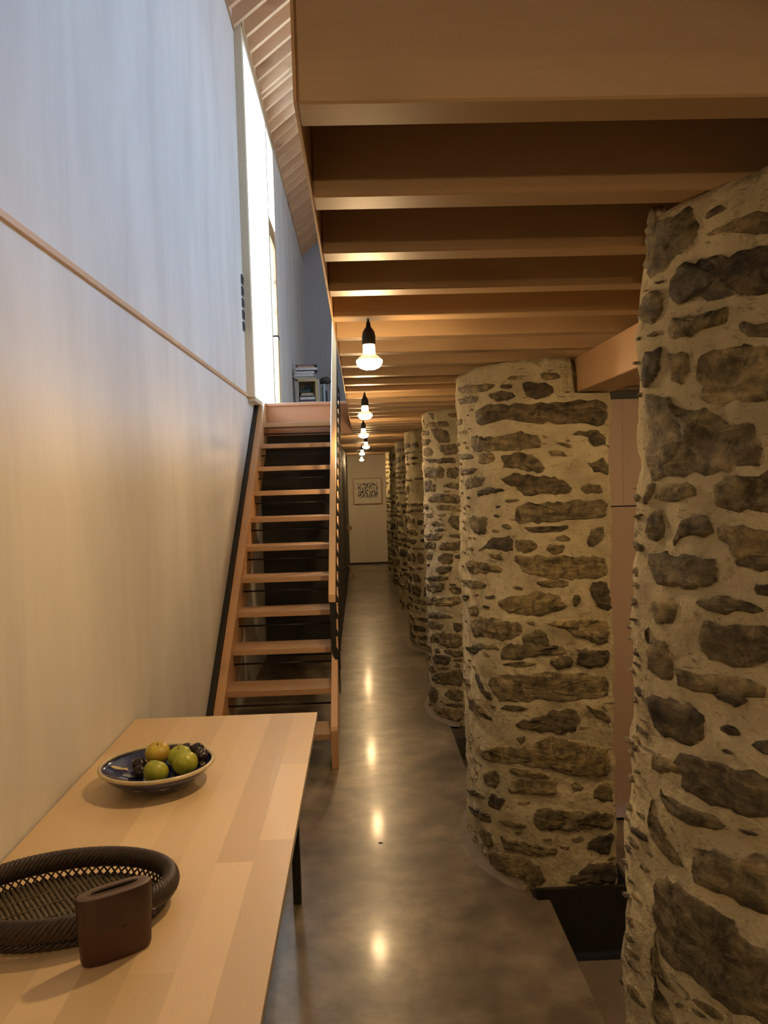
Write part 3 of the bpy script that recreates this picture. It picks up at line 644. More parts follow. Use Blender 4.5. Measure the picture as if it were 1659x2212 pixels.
def pier(k, curve, zb, bat, label, res, traced, ranges, excl=None, zc=None):
    sf = Surf(curve, zb, bat); cx = sum(p[0] for p in curve)/len(curve); cy = sum(p[1] for p in curve)/len(curve)
    org = Vector((cx, cy, zb)); root = empty('stone_pier', org); tag(root, label, 'pillar', 'stone piers along the corridor')
    nu = int(sf.U[-1]/res); zt_ = Z1-.003; nz = int((Z1-zb)/res)
    bm = bmesh.new(); g = []
    for j in range(nz+1):
        z = zb+(zt_-zb)*j/nz; row = []
        for i in range(nu):
            v = sf.at(sf.U[-1]*i/nu, z)
            if zc and v.x > .855 and v.z > 2.003: v.z = 2.003
            row.append(bm.verts.new(v-org))
        g.append(row)
    for j in range(nz):
        for i in range(nu): bm.faces.new((g[j][i], g[j][(i+1)%nu], g[j+1][(i+1)%nu], g[j+1][i]))
    bm.faces.new(g[-1])
    bmesh.ops.recalc_face_normals(bm, faces=bm.faces)
    finish(bm, 'mortar_core', M['mortar'], root, True)
    if zb == 0:
        bm = bmesh.new(); n_ = 90; R = []
        for i in range(n_+1):
            u = sf.T*.02+sf.T*.96*i/n_; p = sf.at(u, 0, .0); q = sf.at(u, 0, .045+.008*NZ(Vector((u*5, k, 0))))
            a_ = p-org; c_ = q-org; c_.y = max(c_.y, -org.y+curve[0][1]-.0 if k != 2 else -9)
            R.append([bm.verts.new((a_.x, a_.y, .022)), bm.verts.new(((a_.x*2+c_.x)/3, (a_.y*2+c_.y)/3, .011)), bm.verts.new((c_.x, c_.y, .0005))])
        for A, B in zip(R, R[1:]):
            for q in (0, 1): bm.faces.new((A[q], B[q], B[q+1], A[q+1]))
        bmesh.ops.recalc_face_normals(bm, faces=bm.faces)
        if sum(f.normal.z for f in bm.faces) < 0: bmesh.ops.reverse_faces(bm, faces=bm.faces)
        # keep the skirt on the main slab only
        bmesh.ops.delete(bm, geom=[v for v in bm.verts if v.co.x+org.x > .64 and v.co.y+org.y < curve[0][1]+.1], context='VERTS')
        finish(bm, 'base_skirt', M['skirt'], root, True)
    rn = random.Random(100+k); used = []
    def put(poly, dark):
        bm = stone_mesh(sf, poly, rn, org)
        if len(bm.faces) > 3: finish(bm, 'stone', M['stone_d'] if dark else M['stone'], root, True)
        else: bm.free()
        used.append((min(p[0] for p in poly), max(p[0] for p in poly), min(p[1] for p in poly), max(p[1] for p in poly)))
    for dark, txt in traced:
        poly = [tuple(int(v)/1000 for v in s.split(',')) for s in txt.split()]
        mu = sum(p[0] for p in poly)/len(poly); mz = sum(p[1] for p in poly)/len(poly)
        ex = lambda d: d+.0055*max(-1, min(1, d/.02))
        poly = [(mu+ex(p[0]-mu), mz+ex(p[1]-mz)) for p in poly]
        put(poly, dark)
    for (u0, u1, z0, z1) in ranges:
        z = z0+.02
        while z < z1-.03:
            h = rn.choice((.035, .05, .06, .08, .10, .13)); u = u0+rn.uniform(0, .06)
            while u < u1-.05:
                wd = min(rn.choice((.08, .12, .16, .22, .30))*rn.uniform(.8, 1.3), u1-u)
                hh = h*rn.uniform(.6, 1.0); zz = z+rn.uniform(0, h-hh)
                if rn.random() < .9 and zz+hh < z1-.01 and not any(a < u+wd+.008 and b > u-.008 and c < zz+hh+.008 and d > zz-.008 for a, b, c, d in used):
                    sl = rn.uniform(-.05, .05)*hh/.1; q = rn.uniform
                    poly = [(u, zz+hh*q(.3, .6)), (u+wd*q(.05, .2), zz+hh*q(.8, 1)), (u+wd*.5, zz+hh*q(.85, 1)), (u+wd*q(.8, .95), zz+hh*q(.8, 1)), (u+wd, zz+hh*q(.35, .7)),
                            (u+wd*q(.82, .97), zz+hh*q(0, .2)), (u+wd*.5, zz+hh*q(0, .12)), (u+wd*q(.03, .18), zz+hh*q(0, .25))]
                    put(poly, rn.random() < .4)
                u += wd+rn.uniform(.012, .035)
            z += h+rn.uniform(.008, .022)
    # slivers of slate bedded in the wide mortar joints
    if traced:
        u0, u1 = min(a for a, *_ in used[:len(traced)]), max(b_ for _, b_, *_ in used[:len(traced)])
        zlo = min(t[2] for t in used[:len(traced)]); n_ = 0
        for _ in range(1500):
            if n_ >= (70 if k != 3 else 30): break
            wd = rn.uniform(.025, .085); hh = wd*rn.uniform(.14, .34); u = rn.uniform(max(0, u0), u1-wd); z = rn.uniform(zlo, 2.08); m_ = .004
            if any(a < u+wd+m_ and b_ > u-m_ and c_ < z+hh+m_ and d_ > z-m_ for a, b_, c_, d_ in used): continue
            q = rn.uniform; sl = q(-.25, .25)*hh
            put([(u, z+hh*.5-sl), (u+wd*q(.15, .35), z+hh*q(.8, 1)), (u+wd*q(.6, .8), z+hh*q(.8, 1)+sl), (u+wd, z+hh*.5+sl), (u+wd*q(.65, .85), z+hh*q(0, .2)+sl), (u+wd*q(.15, .35), z+hh*q(0, .2)-sl)], rn.random() < .4); n_ += 1
    return root
pier(1, PIER1, -.28, .045, 'nearest and largest stone pier, cut off by the right edge of the frame', .016, TRACED[1],
     [(0, .42, -.27, 2.1), (.42, 1.06, -.27, .74), (1.06, 1.6, -.27, 2.1)], zc=True)
pier(2, [(x, y+3.20) for x, y in NOSE], 0, 0, 'second stone pier, full height, with the timber beam on its top right corner', .016, TRACED[2],
     [(1.14, 1.7, .03, 2.1)], zc=True)
pier(3, [(x, y+5.36) for x, y in NOSE], 0, 0, 'third stone pier, its left half showing past the second pier', .022, TRACED[3], [(0, .42, .03, 2.1), (1.12, 1.7, .03, 2.1)])
for k, yy, lb in ((4, 7.70, 'fourth stone pier, a dark brown strip showing beyond the third'), (5, 9.84, 'fifth stone pier, narrow strip between fourth and sixth'),
              (6, 11.98, 'sixth stone pier, narrow strip near the corridor end'), (7, 14.1, 'farthest stone pier, a sliver beside the end wall')):
    pier(k, [(x, y+yy) for x, y in NOSE], 0, 0, lb, .03, [], [(0.1, 1.15, .03, 2.1)])
bmo = bx('timber_beam', .868, 1.02, 1.3, 3.32, 2.008, 2.145, M['fir_y'], bev=.003)
tag(bmo, 'short timber beam carrying the joists between the first and second stone piers', 'beam')
# ------------------------------------------------------------------ things
def adopt(o, root):
    o.parent = root; l = root.location if root.parent is None else root.parent.location
    o.matrix_parent_inverse = Matrix.Translation(-Vector(l)) if root.parent is None else Matrix.Identity(4)
    return o
def part(name, x0, x1, y0, y1, z0, z1, mat, root, bev=.002):
    return adopt(bx(name, x0, x1, y0, y1, z0, z1, mat, None, bev), root)
# open-riser staircase
stair = empty('staircase', (-.56, 4.67, 0)); tag(stair, 'open-riser wooden staircase with steel guard climbing to the upper floor', 'staircase')
RIS, GO, Y1 = ZU/12, .2680, 4.70
SL = RIS/GO
def sz(y): return .238+SL*(y-4.67)
side = [(4.67, 0), (4.67, .225), (4.69, sz(4.69)), (YL-.013-.0, min(sz(YL), ZU)), (YL-.013, ZU-.34), (4.67+.0+.14, 0)]
yt = 4.67+(ZU-.238)/SL
side = [(4.67, 0), (4.67, .225), (4.685, sz(4.685)), (yt, ZU), (YL-.013, ZU), (YL-.013, sz(YL)-.42), (4.93, 0)]
adopt(prism('stringer', side, -.915, -.86, 'x', M['stair_y'], bev=.002), stair)
adopt(prism('stringer', side, -.217, -.176, 'x', M['stair_y'], bev=.002), stair)
gap_shade = adopt(prism('wall_edge_strip', [(a-.05, b) for a, b in side], -.948, -.918, 'x', M['black']), stair); gap_shade['label'] = 'black strip standing in for the shadow gap between stringer and wall'  # shade of the gap beside the wall, put in as a black strip
for i in range(1, 12):
    y = Y1+GO*(i-1); z = RIS*i
    part('tread', -.862, -.215, y, y+.255, z-.038, z, M['stair_x'], stair, .004)
for i in range(1, 12):
    y = Y1+GO*i+.03; z = RIS*(i+.5)
    bm = bmesh.new(); tube(bm, [(-.865, y, z), (-.21, y, z)], .006, 8); adopt(finish(bm, 'riser_rod', M['rodsteel'], None, True), stair)
def hz(y): return .97+.82*(y-5.08)
adopt(prism('handrail', [(5.08, hz(5.08)-.055), (5.08, hz(5.08)), (7.80, hz(7.80)), (8.3, hz(7.80)), (8.3, hz(7.80)-.05), (7.82, hz(7.80)-.055)], -.2225, -.1775, 'x', M['rail'], bev=.004), stair)
nb = 24
for i in range(nb):
    y = 5.0+.123*i
    if y > 7.72: break
    zt = hz(max(y, 5.08))-.05 if y >= 5.08 else hz(5.08)-.05
    if y < 5.08: y = 5.09; zt = hz(y)-.05
    s_ = sz(y)
    path = [(-.200, zt), (-.200, s_+.05), (-.186, s_+.015), (-.170, s_-.03), (-.168, s_-.22)]
    bm = bmesh.new(); rr = []
    for (x, z) in path:
        hw = .016 if z > s_ else .004
        x0, x1 = (x-hw, x+hw)
        rr.append([bm.verts.new((x0, y-.003, z)), bm.verts.new((x1, y-.003, z)), bm.verts.new((x1, y+.003, z)), bm.verts.new((x0, y+.003, z))])
    for A_, B_ in zip(rr, rr[1:]):
        for q in range(4): bm.faces.new((A_[q], A_[(q+1)%4], B_[(q+1)%4], B_[q]))
    bm.faces.new(rr[0]); bm.faces.new(rr[-1][::-1]); bmesh.ops.recalc_face_normals(bm, faces=bm.faces)
    adopt(finish(bm, 'baluster', M['black'], None), stair)
# long table along the wall
TZ = .74
table = empty('dining_table', (-.57, 2.0, 0)); tag(table, 'long pale maple table pushed against the left wall, on black steel legs', 'table')
TX0, TX1, TY0, TY1 = -.944, -.205, .35, 3.29
part('core_board', TX0, TX1, TY0, TY1, TZ-.026, TZ-.006, M['maple_edge'], table, .001)
ns = 8; wd = (TX1-TX0)/ns; rt = random.Random(3)
for i in range(ns):
    y = TY0; x0 = TX0+wd*i
    while y < TY1-.01:
        ln = rt.uniform(.55, 1.3); y2 = min(TY1, y+ln)
        if TY1-y2 < .3: y2 = TY1
        part('tabletop_board', x0+.00004, x0+wd-.00004, y+.00004, y2-.00004, TZ-.0058, TZ, M['maple'], table, .00012)
        y = y2
for lx in (-.88, -.303):
    for ly in (.7, 3.19):
        part('leg', lx-.016, lx+.016, ly-.016, ly+.016, 0, TZ-.066, M['black'], table, .001)
    part('frame_bar', lx-.016, lx+.016, .72, 3.17, TZ-.065, TZ-.0265, M['black'], table, .001)
part('frame_bar', -.86, -.32, 3.174, 3.206, TZ-.065, TZ-.0265, M['black'], table, .001)
part('frame_bar', -.86, -.32, .684, .716, TZ-.065, TZ-.0265, M['black'], table, .001)
# glazed bowl
m, nt, b = new_mat('cobalt_glaze'); v = coords(nt, (1,1,1)); f = noise_t(nt, v, 14, 4)
L(nt, ramp(nt, f, [(.3, (.012, .016, .055)), (.7, (.025, .035, .11))]), b.inputs['Base Color']); b.inputs['Roughness'].default_value = .12; b.inputs['Coat Weight'].default_value = .6
M['glaze'] = m
M['cream_glaze'] = plain('cream_slip', (.50, .42, .26), .25)
M['grey_glaze'] = plain('grey_slip', (.25, .26, .27), .25)
BX, BY, BR = -.669, 2.545, .175
bowl = empty('glazed_bowl', (BX, BY, TZ)); tag(bowl, 'wide shallow dark blue glazed bowl with tan rim and cream fish motifs, holding fruit', 'bowl')
def inr(r): return .016+.056*(r/BR)**2.2        # inner surface height
bm = bmesh.new()
lathe(bm, [(0, 0), (.088, 0), (.095, .004), (.125, .022), (.155, .046), (BR-.001, .069), (BR-.004, .0725)] + [(r, inr(r)) for r in (BR-.006, .160, .150, .140, .130, .120, .110, .100, .088, .075, .06, .045, .03, .015)] + [(0, .016)], 56)
finish(bm, 'bowl_body', M['glaze'], bowl, True)
bm = bmesh.new(); tube(bm, [((BR-.002)*math.cos(t*math.pi/32), (BR-.002)*math.sin(t*math.pi/32), .0725) for t in range(64)], .0062, 10, closed=True)
finish(bm, 'rim', M['cream_glaze'], bowl, True)
def motif(px, py, ang, s, mat, outside=False, name='fish_motif'):
    shp = [(-1, .0), (-.7, .28), (-.2, .38), (.4, .25), (.7, .08), (1.1, .35), (1.0, 0), (1.15, -.3), (.7, -.05), (.3, -.22), (-.3, -.3), (-.75, -.2)]
    bm = bmesh.new(); vs = []
    for a, c in shp:
        x = a*s*math.cos(ang)-c*s*math.sin(ang); y = a*s*math.sin(ang)+c*s*math.cos(ang)
        X, Y = px+x, py+y; r = math.hypot(X, Y)
        vs.append(bm.verts.new((X, Y, inr(r)+.0016)))
    cv = bm.verts.new((px, py, inr(math.hypot(px, py))+.0016))
    for i in range(len(vs)): bm.faces.new((vs[i], vs[(i+1)%len(vs)], cv))
    bmesh.ops.recalc_face_normals(bm, faces=bm.faces)
    if bm.faces[0].normal.z < 0: bmesh.ops.reverse_faces(bm, faces=bm.faces)
    finish(bm, name, mat, bowl)
motif(-.130, .032, .45, .026, M['cream_glaze']); motif(-.080, .100, .35, .027, M['cream_glaze']); motif(-.083, .012, .45, .033, M['grey_glaze'])
motif(-.098, -.062, .3, .024, M['cream_glaze']); motif(-.040, -.075, .8, .022, M['cream_glaze']); motif(.055, -.12, .3, .024, M['cream_glaze']); motif(.135, .04, 2.0, .022, M['cream_glaze'])
# marks on the outside of the bowl
for aa in (-2.4, -1.75, -1.2, -.6, 2.9):
    bm = bmesh.new(); vs = []
    for a, c in ((-1, 0), (-.4, .35), (.3, .3), (.7, .05), (1.05, .3), (1, -.25), (.5, -.12), (-.3, -.3)):
        th = aa+a*.10; zz = .037+c*.012; rr_ = .125+(zz-.022)*(.03/.024)+.001
        vs.append(bm.verts.new((rr_*math.cos(th), rr_*math.sin(th), zz)))
    bm.faces.new(vs); bmesh.ops.triangulate(bm, faces=bm.faces)
    finish(bm, 'outer_motif', M['grey_glaze'], bowl)
# fruit
def fruit_mat(name, c1, c2, rough):
    m, nt, b = new_mat(name); v = coords(nt, (1,1,1)); f = noise_t(nt, v, 22, 4); sp = noise_t(nt, v, 240, 2)
    c = ramp(nt, f, [(.35, c1), (.65, c2)]); c = mixc(nt, 1., c, ramp(nt, sp, [(.35, (.8,.8,.7)), (.5, (1,1,1))]), 'MULTIPLY')
    L(nt, c, b.inputs['Base Color']); b.inputs['Roughness'].default_value = rough; b.inputs['Subsurface Weight'].default_value = 0; return m
M['green'] = fruit_mat('apple_green', (.26, .30, .018), (.38, .38, .035), .38)
M['yellow'] = fruit_mat('apple_yellow', (.50, .42, .04), (.42, .24, .04), .38)
M['plum'] = fruit_mat('plum_skin', (.010, .004, .007), (.026, .012, .012), .3)
M['stem'] = plain('fruit_stem', (.06, .04, .02), .7)
def apple(x, y, r, mat, label, tilt, top=True, name='apple'):
    rr = math.hypot(x-BX, y-BY); zb = TZ+inr(rr)
    # lift so that the sphere clears the curved glaze
    z = TZ+.001+max(inr(abs(rr+r*q/20))+r*math.sqrt(1-(q/20)**2) for q in range(-20, 21))
    root = empty(name, (x, y, z)); root.rotation_euler = tilt
    bm = bmesh.new(); prof = []
    for i in range(15):
        t = math.pi*i/14; q = r*(math.sin(t)); zz = -r*.92*math.cos(t)
        q *= 1.0+.05*math.cos(t)*-1
        zz -= r*.16*math.exp(-(q/(r*.28))**2)*(1 if t > 1.57 else -1)*1.0
        prof.append((q if 0 < i < 14 else 0, zz))
    lathe(bm, prof, 24); finish(bm, 'flesh', mat, root, True)
    if top:
        bm = bmesh.new(); tube(bm, [(0, 0, r*.7), (.001, 0, r*.85), (.003, .001, r*1.0)], .0014, 6); finish(bm, 'stem', M['stem'], root, True)
    tag(root, label, 'fruit', 'fruit in the blue bowl'); return root
apple(-.690, 2.635, .040, M['yellow'], 'yellow apple with a blush, at the back left of the four', (.35, .1, 0))
apple(-.610, 2.602, .039, M['green'], 'green apple in the middle, stem dimple up, behind the rightmost apple', (.3, -.1, 0))
apple(-.662, 2.50, .039, M['green'], 'plain green apple at the front left of the four', (-.5, .3, 0), False)
apple(-.576, 2.525, .040, M['green'], 'green apple at the front right, nearest the tan rim', (-.4, -.4, 0), False)
for i, (x, y, r, lb) in enumerate(((-.643, 2.668, .022, 'dark plum behind the yellow apple'), (-.600, 2.664, .021, 'brownish plum second from the left in the back row'), (-.560, 2.640, .022, 'dark plum at the back right of the green apples'),
                     (-.538, 2.592, .022, 'dark plum rightmost in the bowl, by the rim'), (-.742, 2.600, .021, 'dark plum left of the yellow apple'), (-.728, 2.558, .020, 'dark plum front left, beside the fish motifs'))):
    apple(x, y, r, M['plum'], lb, (.2*i, .3, 0), True, 'plum')
# wicker tray
m, nt, b = new_mat('dark_wicker'); v = coords(nt, (1,1,1)); f = noise_t(nt, v, 90, 4)
L(nt, ramp(nt, f, [(.3, (.016, .009, .006)), (.7, (.050, .028, .016))]), b.inputs['Base Color']); b.inputs['Roughness'].default_value = .5
M['wicker'] = m
m2 = m.copy(); m2.name = 'wicker_base_olive'; M['wicker_b'] = m2
for n_ in m2.node_tree.nodes:
    if n_.type == 'VALTORGB': n_.color_ramp.elements[0].color = (.06, .045, .024, 1); n_.color_ramp.elements[1].color = (.15, .12, .065, 1)
KX, KY, KA, KB = -.690, 1.790, .232, .160
bask = empty('wicker_tray', (KX, KY, TZ), math.radians(9)); tag(bask, 'oval dark brown wicker tray with a thick twisted rim, near end of the table', 'basket')
def wk(bm, name, mat, kind=None):
    o = finish(bm, name, mat, bask, True)
    if kind: o['kind'] = kind
    return o
# base sticks run across, tied by strands
ang = math.radians(-64); dx, dy = math.cos(ang), math.sin(ang); px_, py_ = -dy, dx
A0, B0 = KA-.020, KB-.018
s = -.22
while s < .225:
    # clip the stick line with the base ellipse
    ox, oy = px_*s, py_*s
    a = (dx/A0)**2+(dy/B0)**2; bq = 2*(ox*dx/A0**2+oy*dy/B0**2); c = (ox/A0)**2+(oy/B0)**2-1
    D = bq*bq-4*a*c
    if D > 0.02*a:
        t0, t1 = (-bq-math.sqrt(D))/(2*a), (-bq+math.sqrt(D))/(2*a)
        bm = bmesh.new(); n_ = 7
        tube(bm, [(ox+dx*(t0+(t1-t0)*i/n_)+rnd.uniform(-.0006, .0006), oy+dy*(t0+(t1-t0)*i/n_), .014+.0012*math.sin(i*1.9+s*90)) for i in range(n_+1)], .0049, 7)
        wk(bm, 'base_stick', M['wicker_b'])
    s += .0112
for s0 in (-.085, -.028, .028, .085):
    bm = bmesh.new(); ox, oy = dx*s0, dy*s0
    for ph in (0, math.pi):
        P = []
        for i in range(241):
            t = -.23+.46*i/240; X, Y = ox+px_*t, oy+py_*t
            if (X/A0)**2+(Y/B0)**2 > .98: continue
            P.append((X+dx*.002*math.cos(t*340+ph), Y+dy*.002*math.cos(t*340+ph), .0165+.0035*math.sin(t*340+ph)))
        if len(P) > 4: tube(bm, P, .0016, 6)
    wk(bm, 'binding_strand', M['wicker_b'])
# open zigzag side
bm = bmesh.new(); nz_ = 74
def ell(t, a, b_, z): return (a*math.cos(t), b_*math.sin(t), z)
for i in range(nz_):
    t0 = 2*math.pi*i/nz_; t1 = 2*math.pi*(i+1.4)/nz_; t2 = 2*math.pi*(i-1.4)/nz_
    tube(bm, [ell(t0, A0+.004, B0+.004, .012), ell((t0+t1)/2, A0+.008, B0+.007, .026), ell(t1, KA-.006, KB-.006, .040)], .0023, 5)
    tube(bm, [ell(t0, A0+.006, B0+.006, .012), ell((t0+t2)/2, A0+.010, B0+.009, .026), ell(t2, KA-.004, KB-.004, .040)], .0023, 5)
wk(bm, 'open_weave', M['wicker'], 'stuff')
# foot and rim ropes, each a bundle of twisted withies
def rope(name, a, b_, z, R, r, strands, turns, flat=1.0):
    for sI in range(strands):
        bm = bmesh.new(); P = []; n_ = 260
        for i in range(n_):
            t = 2*math.pi*i/n_; ph = t*turns+2*math.pi*sI/strands
            q = R*math.cos(ph); P.append(((a+q)*math.cos(t), (b_+q)*math.sin(t), z+R*flat*math.sin(ph)))
        tube(bm, P, r, 6, closed=True); wk(bm, name, M['wicker'])
rope('foot_withy', A0+.006, B0+.006, .0085, .004, .0042, 3, 26)
rope('rim_withy', KA+.001, KB+.001, .0515, .0130, .0070, 8, 15, 1.35)
# oval dark wooden container
vx0, vy0, vx1, vy1 = -.585, 1.568, -.462, 1.650
blk = empty('oval_container', ((vx0+vx1)/2+.0, (vy0+vy1)/2+.012, TZ), math.atan2(vy1-vy0, vx1-vx0)); tag(blk, 'dark brown leathery oval container with slotted top, before the wicker tray', 'container')
M['leather'] = plain('dark_brown_leather', (.045, .019, .012), .42); M['leather2'] = plain('red_brown_leather', (.058, .021, .012), .5); M['leather_top'] = plain('brown_lid_top', (.115, .070, .045), .5)
def stad(a, b_, n=40, e=2.6):
    P = []
    for i in range(n):
        t = 2*math.pi*i/n; c_, s_ = math.cos(t), math.sin(t)
        P.append((a*abs(c_)**(2/e)*(1 if c_ > 0 else -1), b_*abs(s_)**(2/e)*(1 if s_ > 0 else -1)))
    return P
def stack(name, levels, mat, caps=(True, True)):
    bm = bmesh.new(); rr = []
    for a, b_, z in levels: rr.append([bm.verts.new((x, y, z)) for x, y in stad(a, b_)])
    for A_, B_ in zip(rr, rr[1:]):
        for k in range(40): bm.faces.new((A_[k], A_[(k+1)%40], B_[(k+1)%40], B_[k]))
    if caps[0]: bm.faces.new(rr[0][::-1])
    if caps[1]: bm.faces.new(rr[-1])
    bmesh.ops.recalc_face_normals(bm, faces=bm.faces)
    return finish(bm, name, mat, blk, True)
stack('lower_body', [(.064, .020, 0), (.068, .023, .003), (.071, .025, .012), (.073, .026, .071)], M['leather2'], (True, False))
stack('upper_body', [(.0735, .0265, .0695), (.0745, .027, .073), (.0755, .028, .134), (.0745, .0275, .138)], M['leather'], (False, False))
stack('lid_top', [(.0740, .0270, .1375), (.070, .0245, .1395), (.050, .010, .1398), (.048, .0085, .1385)], M['leather_top'], (False, False))
stack('slot', [(.0482, .0086, .1386), (.047, .0075, .112)], M['black'], (False, True))
stack('lid_ring', [(.0525, .0112, .1398), (.052, .0110, .1412), (.0495, .0096, .1412), (.049, .0092, .1398)], M['leather_top'], (False, False))
bm = bmesh.new(); lathe(bm, [(0, 0), (.006, 0), (.006, .010), (.004, .012), (0, .012)], 14); o = finish(bm, 'peg', M['leather'], blk, True); o.location = (.0725, .004, .062); o.rotation_euler = (0, math.pi/2, 0)
bm = bmesh.new(); lathe(bm, [(0, 0), (.004, 0), (.003, .003), (0, .0035)], 12); o = finish(bm, 'stud', M['leather'], blk, True); o.location = (.012, -.0262, .066); o.rotation_euler = (math.pi/2, 0, 0)
for o in bpy.data.objects:
    if o.parent == blk: 
        for p in o.data.polygons: p.use_smooth = True
# pendant bulbs
def lamp(x, y, z, label, grp='bare reflector bulbs down the corridor'):
    root = empty('pendant_bulb', (x, y, z)); tag(root, label, 'light', grp)
    bm = bmesh.new(); tube(bm, [(0,0,-.012), (0,0,0)], .003, 8); finish(bm, 'cord', M['black'], root, True)
    bm = bmesh.new(); lathe(bm, [(0, -.008), (.006, -.009), (.007, -.022), (.011, -.027), (.017, -.036), (.0195, -.050), (.0195, -.072), (.018, -.073), (0, -.073)], 24); finish(bm, 'socket', M['black'], root, True)
    bm = bmesh.new(); lathe(bm, [(.0165, -.0728), (.0170, -.088), (.0180, -.099)], 24); finish(bm, 'bulb_neck', M['neck'], root, True)
    bm = bmesh.new(); lathe(bm, [(.0180, -.099), (.022, -.104), (.031, -.110), (.0365, -.117)], 28); finish(bm, 'bulb_shoulder', M['shoulder'], root, True)
    bm = bmesh.new(); lathe(bm, [(.0365, -.117), (.0372, -.122), (.035, -.130), (.028, -.138), (.016, -.143), (0, -.145)], 28); finish(bm, 'bulb_crown', M['crown'], root, True)
    return root
LY = [2.375, 4.35, 6.35, 8.6, 10.9, 14.4]
LB = ['nearest hanging reflector bulb, largest and highest in the picture', 'second hanging bulb from the front', 'third hanging bulb from the front', 'fourth hanging bulb, overlapping the third', 'fifth hanging bulb, above the framed print', 'farthest hanging bulb, just above the framed print']
for i, (y, lb) in enumerate(zip(LY, LB)):
    k = round((y-1.363)/.3265); yy = 1.363+.3265*k
    lamp(.037+(.035 if i == 3 else 0), yy, Z1, lb)
for i, y in enumerate((-.27, -2.2)):
    k = round((y-1.363)/.3265); lamp(.037, 1.363+.3265*k, Z1, ('bulb hanging above and just behind the viewpoint', 'bulb hanging well behind the viewpoint')[i])
lamp(1.9, 1.363+.3265*4, Z1, 'bulb hanging in the lower room behind the piers')
# framed print on the end wall
pic = empty('framed_print', (.14, YE, 1.185)); tag(pic, 'framed black leaf print in a white mat and thin wooden frame on the end wall', 'picture')
PX0, PX1, PZ0, PZ1 = -.145, .425, 1.185, 1.70
for a in ((PX0, PX1, PZ0, PZ0+.018), (PX0, PX1, PZ1-.018, PZ1)): part('frame_bar', a[0], a[1], YE-.035, YE-.002, a[2], a[3], M['stair_x'], pic)
for a in ((PX0, PX0+.018), (PX1-.018, PX1)): part('frame_bar', a[0], a[1], YE-.034, YE-.002, PZ0+.018, PZ1-.018, M['stair_x'], pic)
part('mat_board', PX0+.018, PX1-.018, YE-.02, YE-.003, PZ0+.018, PZ1-.018, plain('mat_cream', (.80, .74, .60), .7), pic, 0)
bm = bmesh.new(); rl = random.Random(12)
gx0, gx1, gz0, gz1 = PX0+.085, PX1-.085, PZ0+.12, PZ1-.095
for i in range(9):
    for j in range(8):
        cx = gx0+(i+.5)*(gx1-gx0)/9+rl.uniform(-.012, .012); cz = gz0+(j+.5)*(gz1-gz0)/8+rl.uniform(-.01, .01); a = rl.uniform(0, 6.28); l = rl.uniform(.020, .034); wd_ = l*rl.uniform(.3, .5)
        pts = []
        for t in range(8):
            q = 2*math.pi*t/8; u_ = l*math.cos(q); v_ = wd_*math.sin(q)*(1-abs(math.cos(q))**3)+.3*l*(math.cos(q)**2)*.5
            X = min(gx1, max(gx0, cx+u_*math.cos(a)-v_*math.sin(a))); Z = min(gz1, max(gz0, cz+u_*math.sin(a)+v_*math.cos(a)))
            pts.append(bm.verts.new((X, YE-.0205-.00003*(i+9*j), Z)))
        bm.faces.new(pts)
o = adopt(finish(bm, 'leaf_print', M['black'], None), pic)
# small things at the far end
pull = bx('wooden_pull', -.25, -.165, 13.4, 13.46, .845, .915, M['stair_x'], bev=.003); tag(pull, 'small wooden pull sticking out of the black partition near the end wall', 'handle')
of = prism('timber_offcut', [(-.248, .20), (-.235, .20), (-.13, 0.0), (-.165, 0.0)], 13.9, 13.98, 'y', M['stair_x']); tag(of, 'short strip of wood leaning on the foot of the black partition', 'board')
bm = bmesh.new(); lathe(bm, [(0, .003), (.006, .003), (.009, .002), (.011, .0005)], 16); fp = finish(bm, 'floor_plug', M['rodsteel'], None, True); fp.location = (.042, 3.69, 0); tag(fp, 'small round metal plug set in the polished floor', 'plug')
# light switches
for i in range(5):
    z = 3.40-.098*i
    sw = empty('light_switch', (XL, 6.955, z)); tag(sw, '%s of five black square switches beside the tall window' % ('topmost', 'second from top', 'middle', 'second from bottom', 'lowest')[i], 'switch', 'black switches beside the tall window')
    bm = bmesh.new(); box(bm, 0, .011, -.0375, .0375, -.0375, .0375, .002); finish(bm, 'face_plate', M['switch'], sw)
    bm = bmesh.new(); box(bm, .0112, .016, -.022, .022, -.022, .022, .0015); finish(bm, 'rocker', M['black'], sw)
# low shelf with books on the upper floor (local half-millimetre grid taken along its front)
def SX(c): return -1.0406+c*.0005016
def SZ(c): return 3.405-.0005016*c
SY = 11.2
M['shelfwood'] = wood('shelf_pine', (.50, .40, .24), (.38, .28, .15), 'z', .6, 6)
sh = empty('low_shelf', (SX(740), SY+.15, ZU)); tag(sh, 'small pale wooden shelf unit against the upper wall, stacked with books', 'shelf')
part('shelf_top', SX(455), SX(1005), SY-.005, SY+.32, SZ(720), SZ(672), M['shelfwood'], sh)
part('side_panel', SX(455), SX(475), SY, SY+.31, ZU, SZ(722), M['shelfwood'], sh); part('side_panel', SX(925), SX(1002), SY, SY+.31, ZU, SZ(722), M['shelfwood'], sh)
part('shelf_board', SX(477), SX(923), SY, SY+.31, SZ(1310), SZ(1275), M['shelfwood'], sh); part('back_panel', SX(477), SX(923), SY+.295, SY+.31, SZ(1270), SZ(725), M['shelfwood'], sh)
cc = {'k': (.03, .03, .04), 'w': (.70, .72, .76), 'g': (.30, .30, .32), 'c': (.60, .54, .42), 'y': (.55, .50, .33), 'r': (.42, .16, .13), 't': (.02, .05, .045), 'b': (.30, .40, .52), 'n': (.03, .04, .10), 'o': (.20, .22, .18)}
CM = {k: plain('cover_'+n, cc[k], .6) for k, n in zip('kwgcyrtbno', ('black', 'white', 'grey', 'cream', 'straw', 'red', 'bottle_green', 'pale_blue', 'navy', 'olive_grey'))}
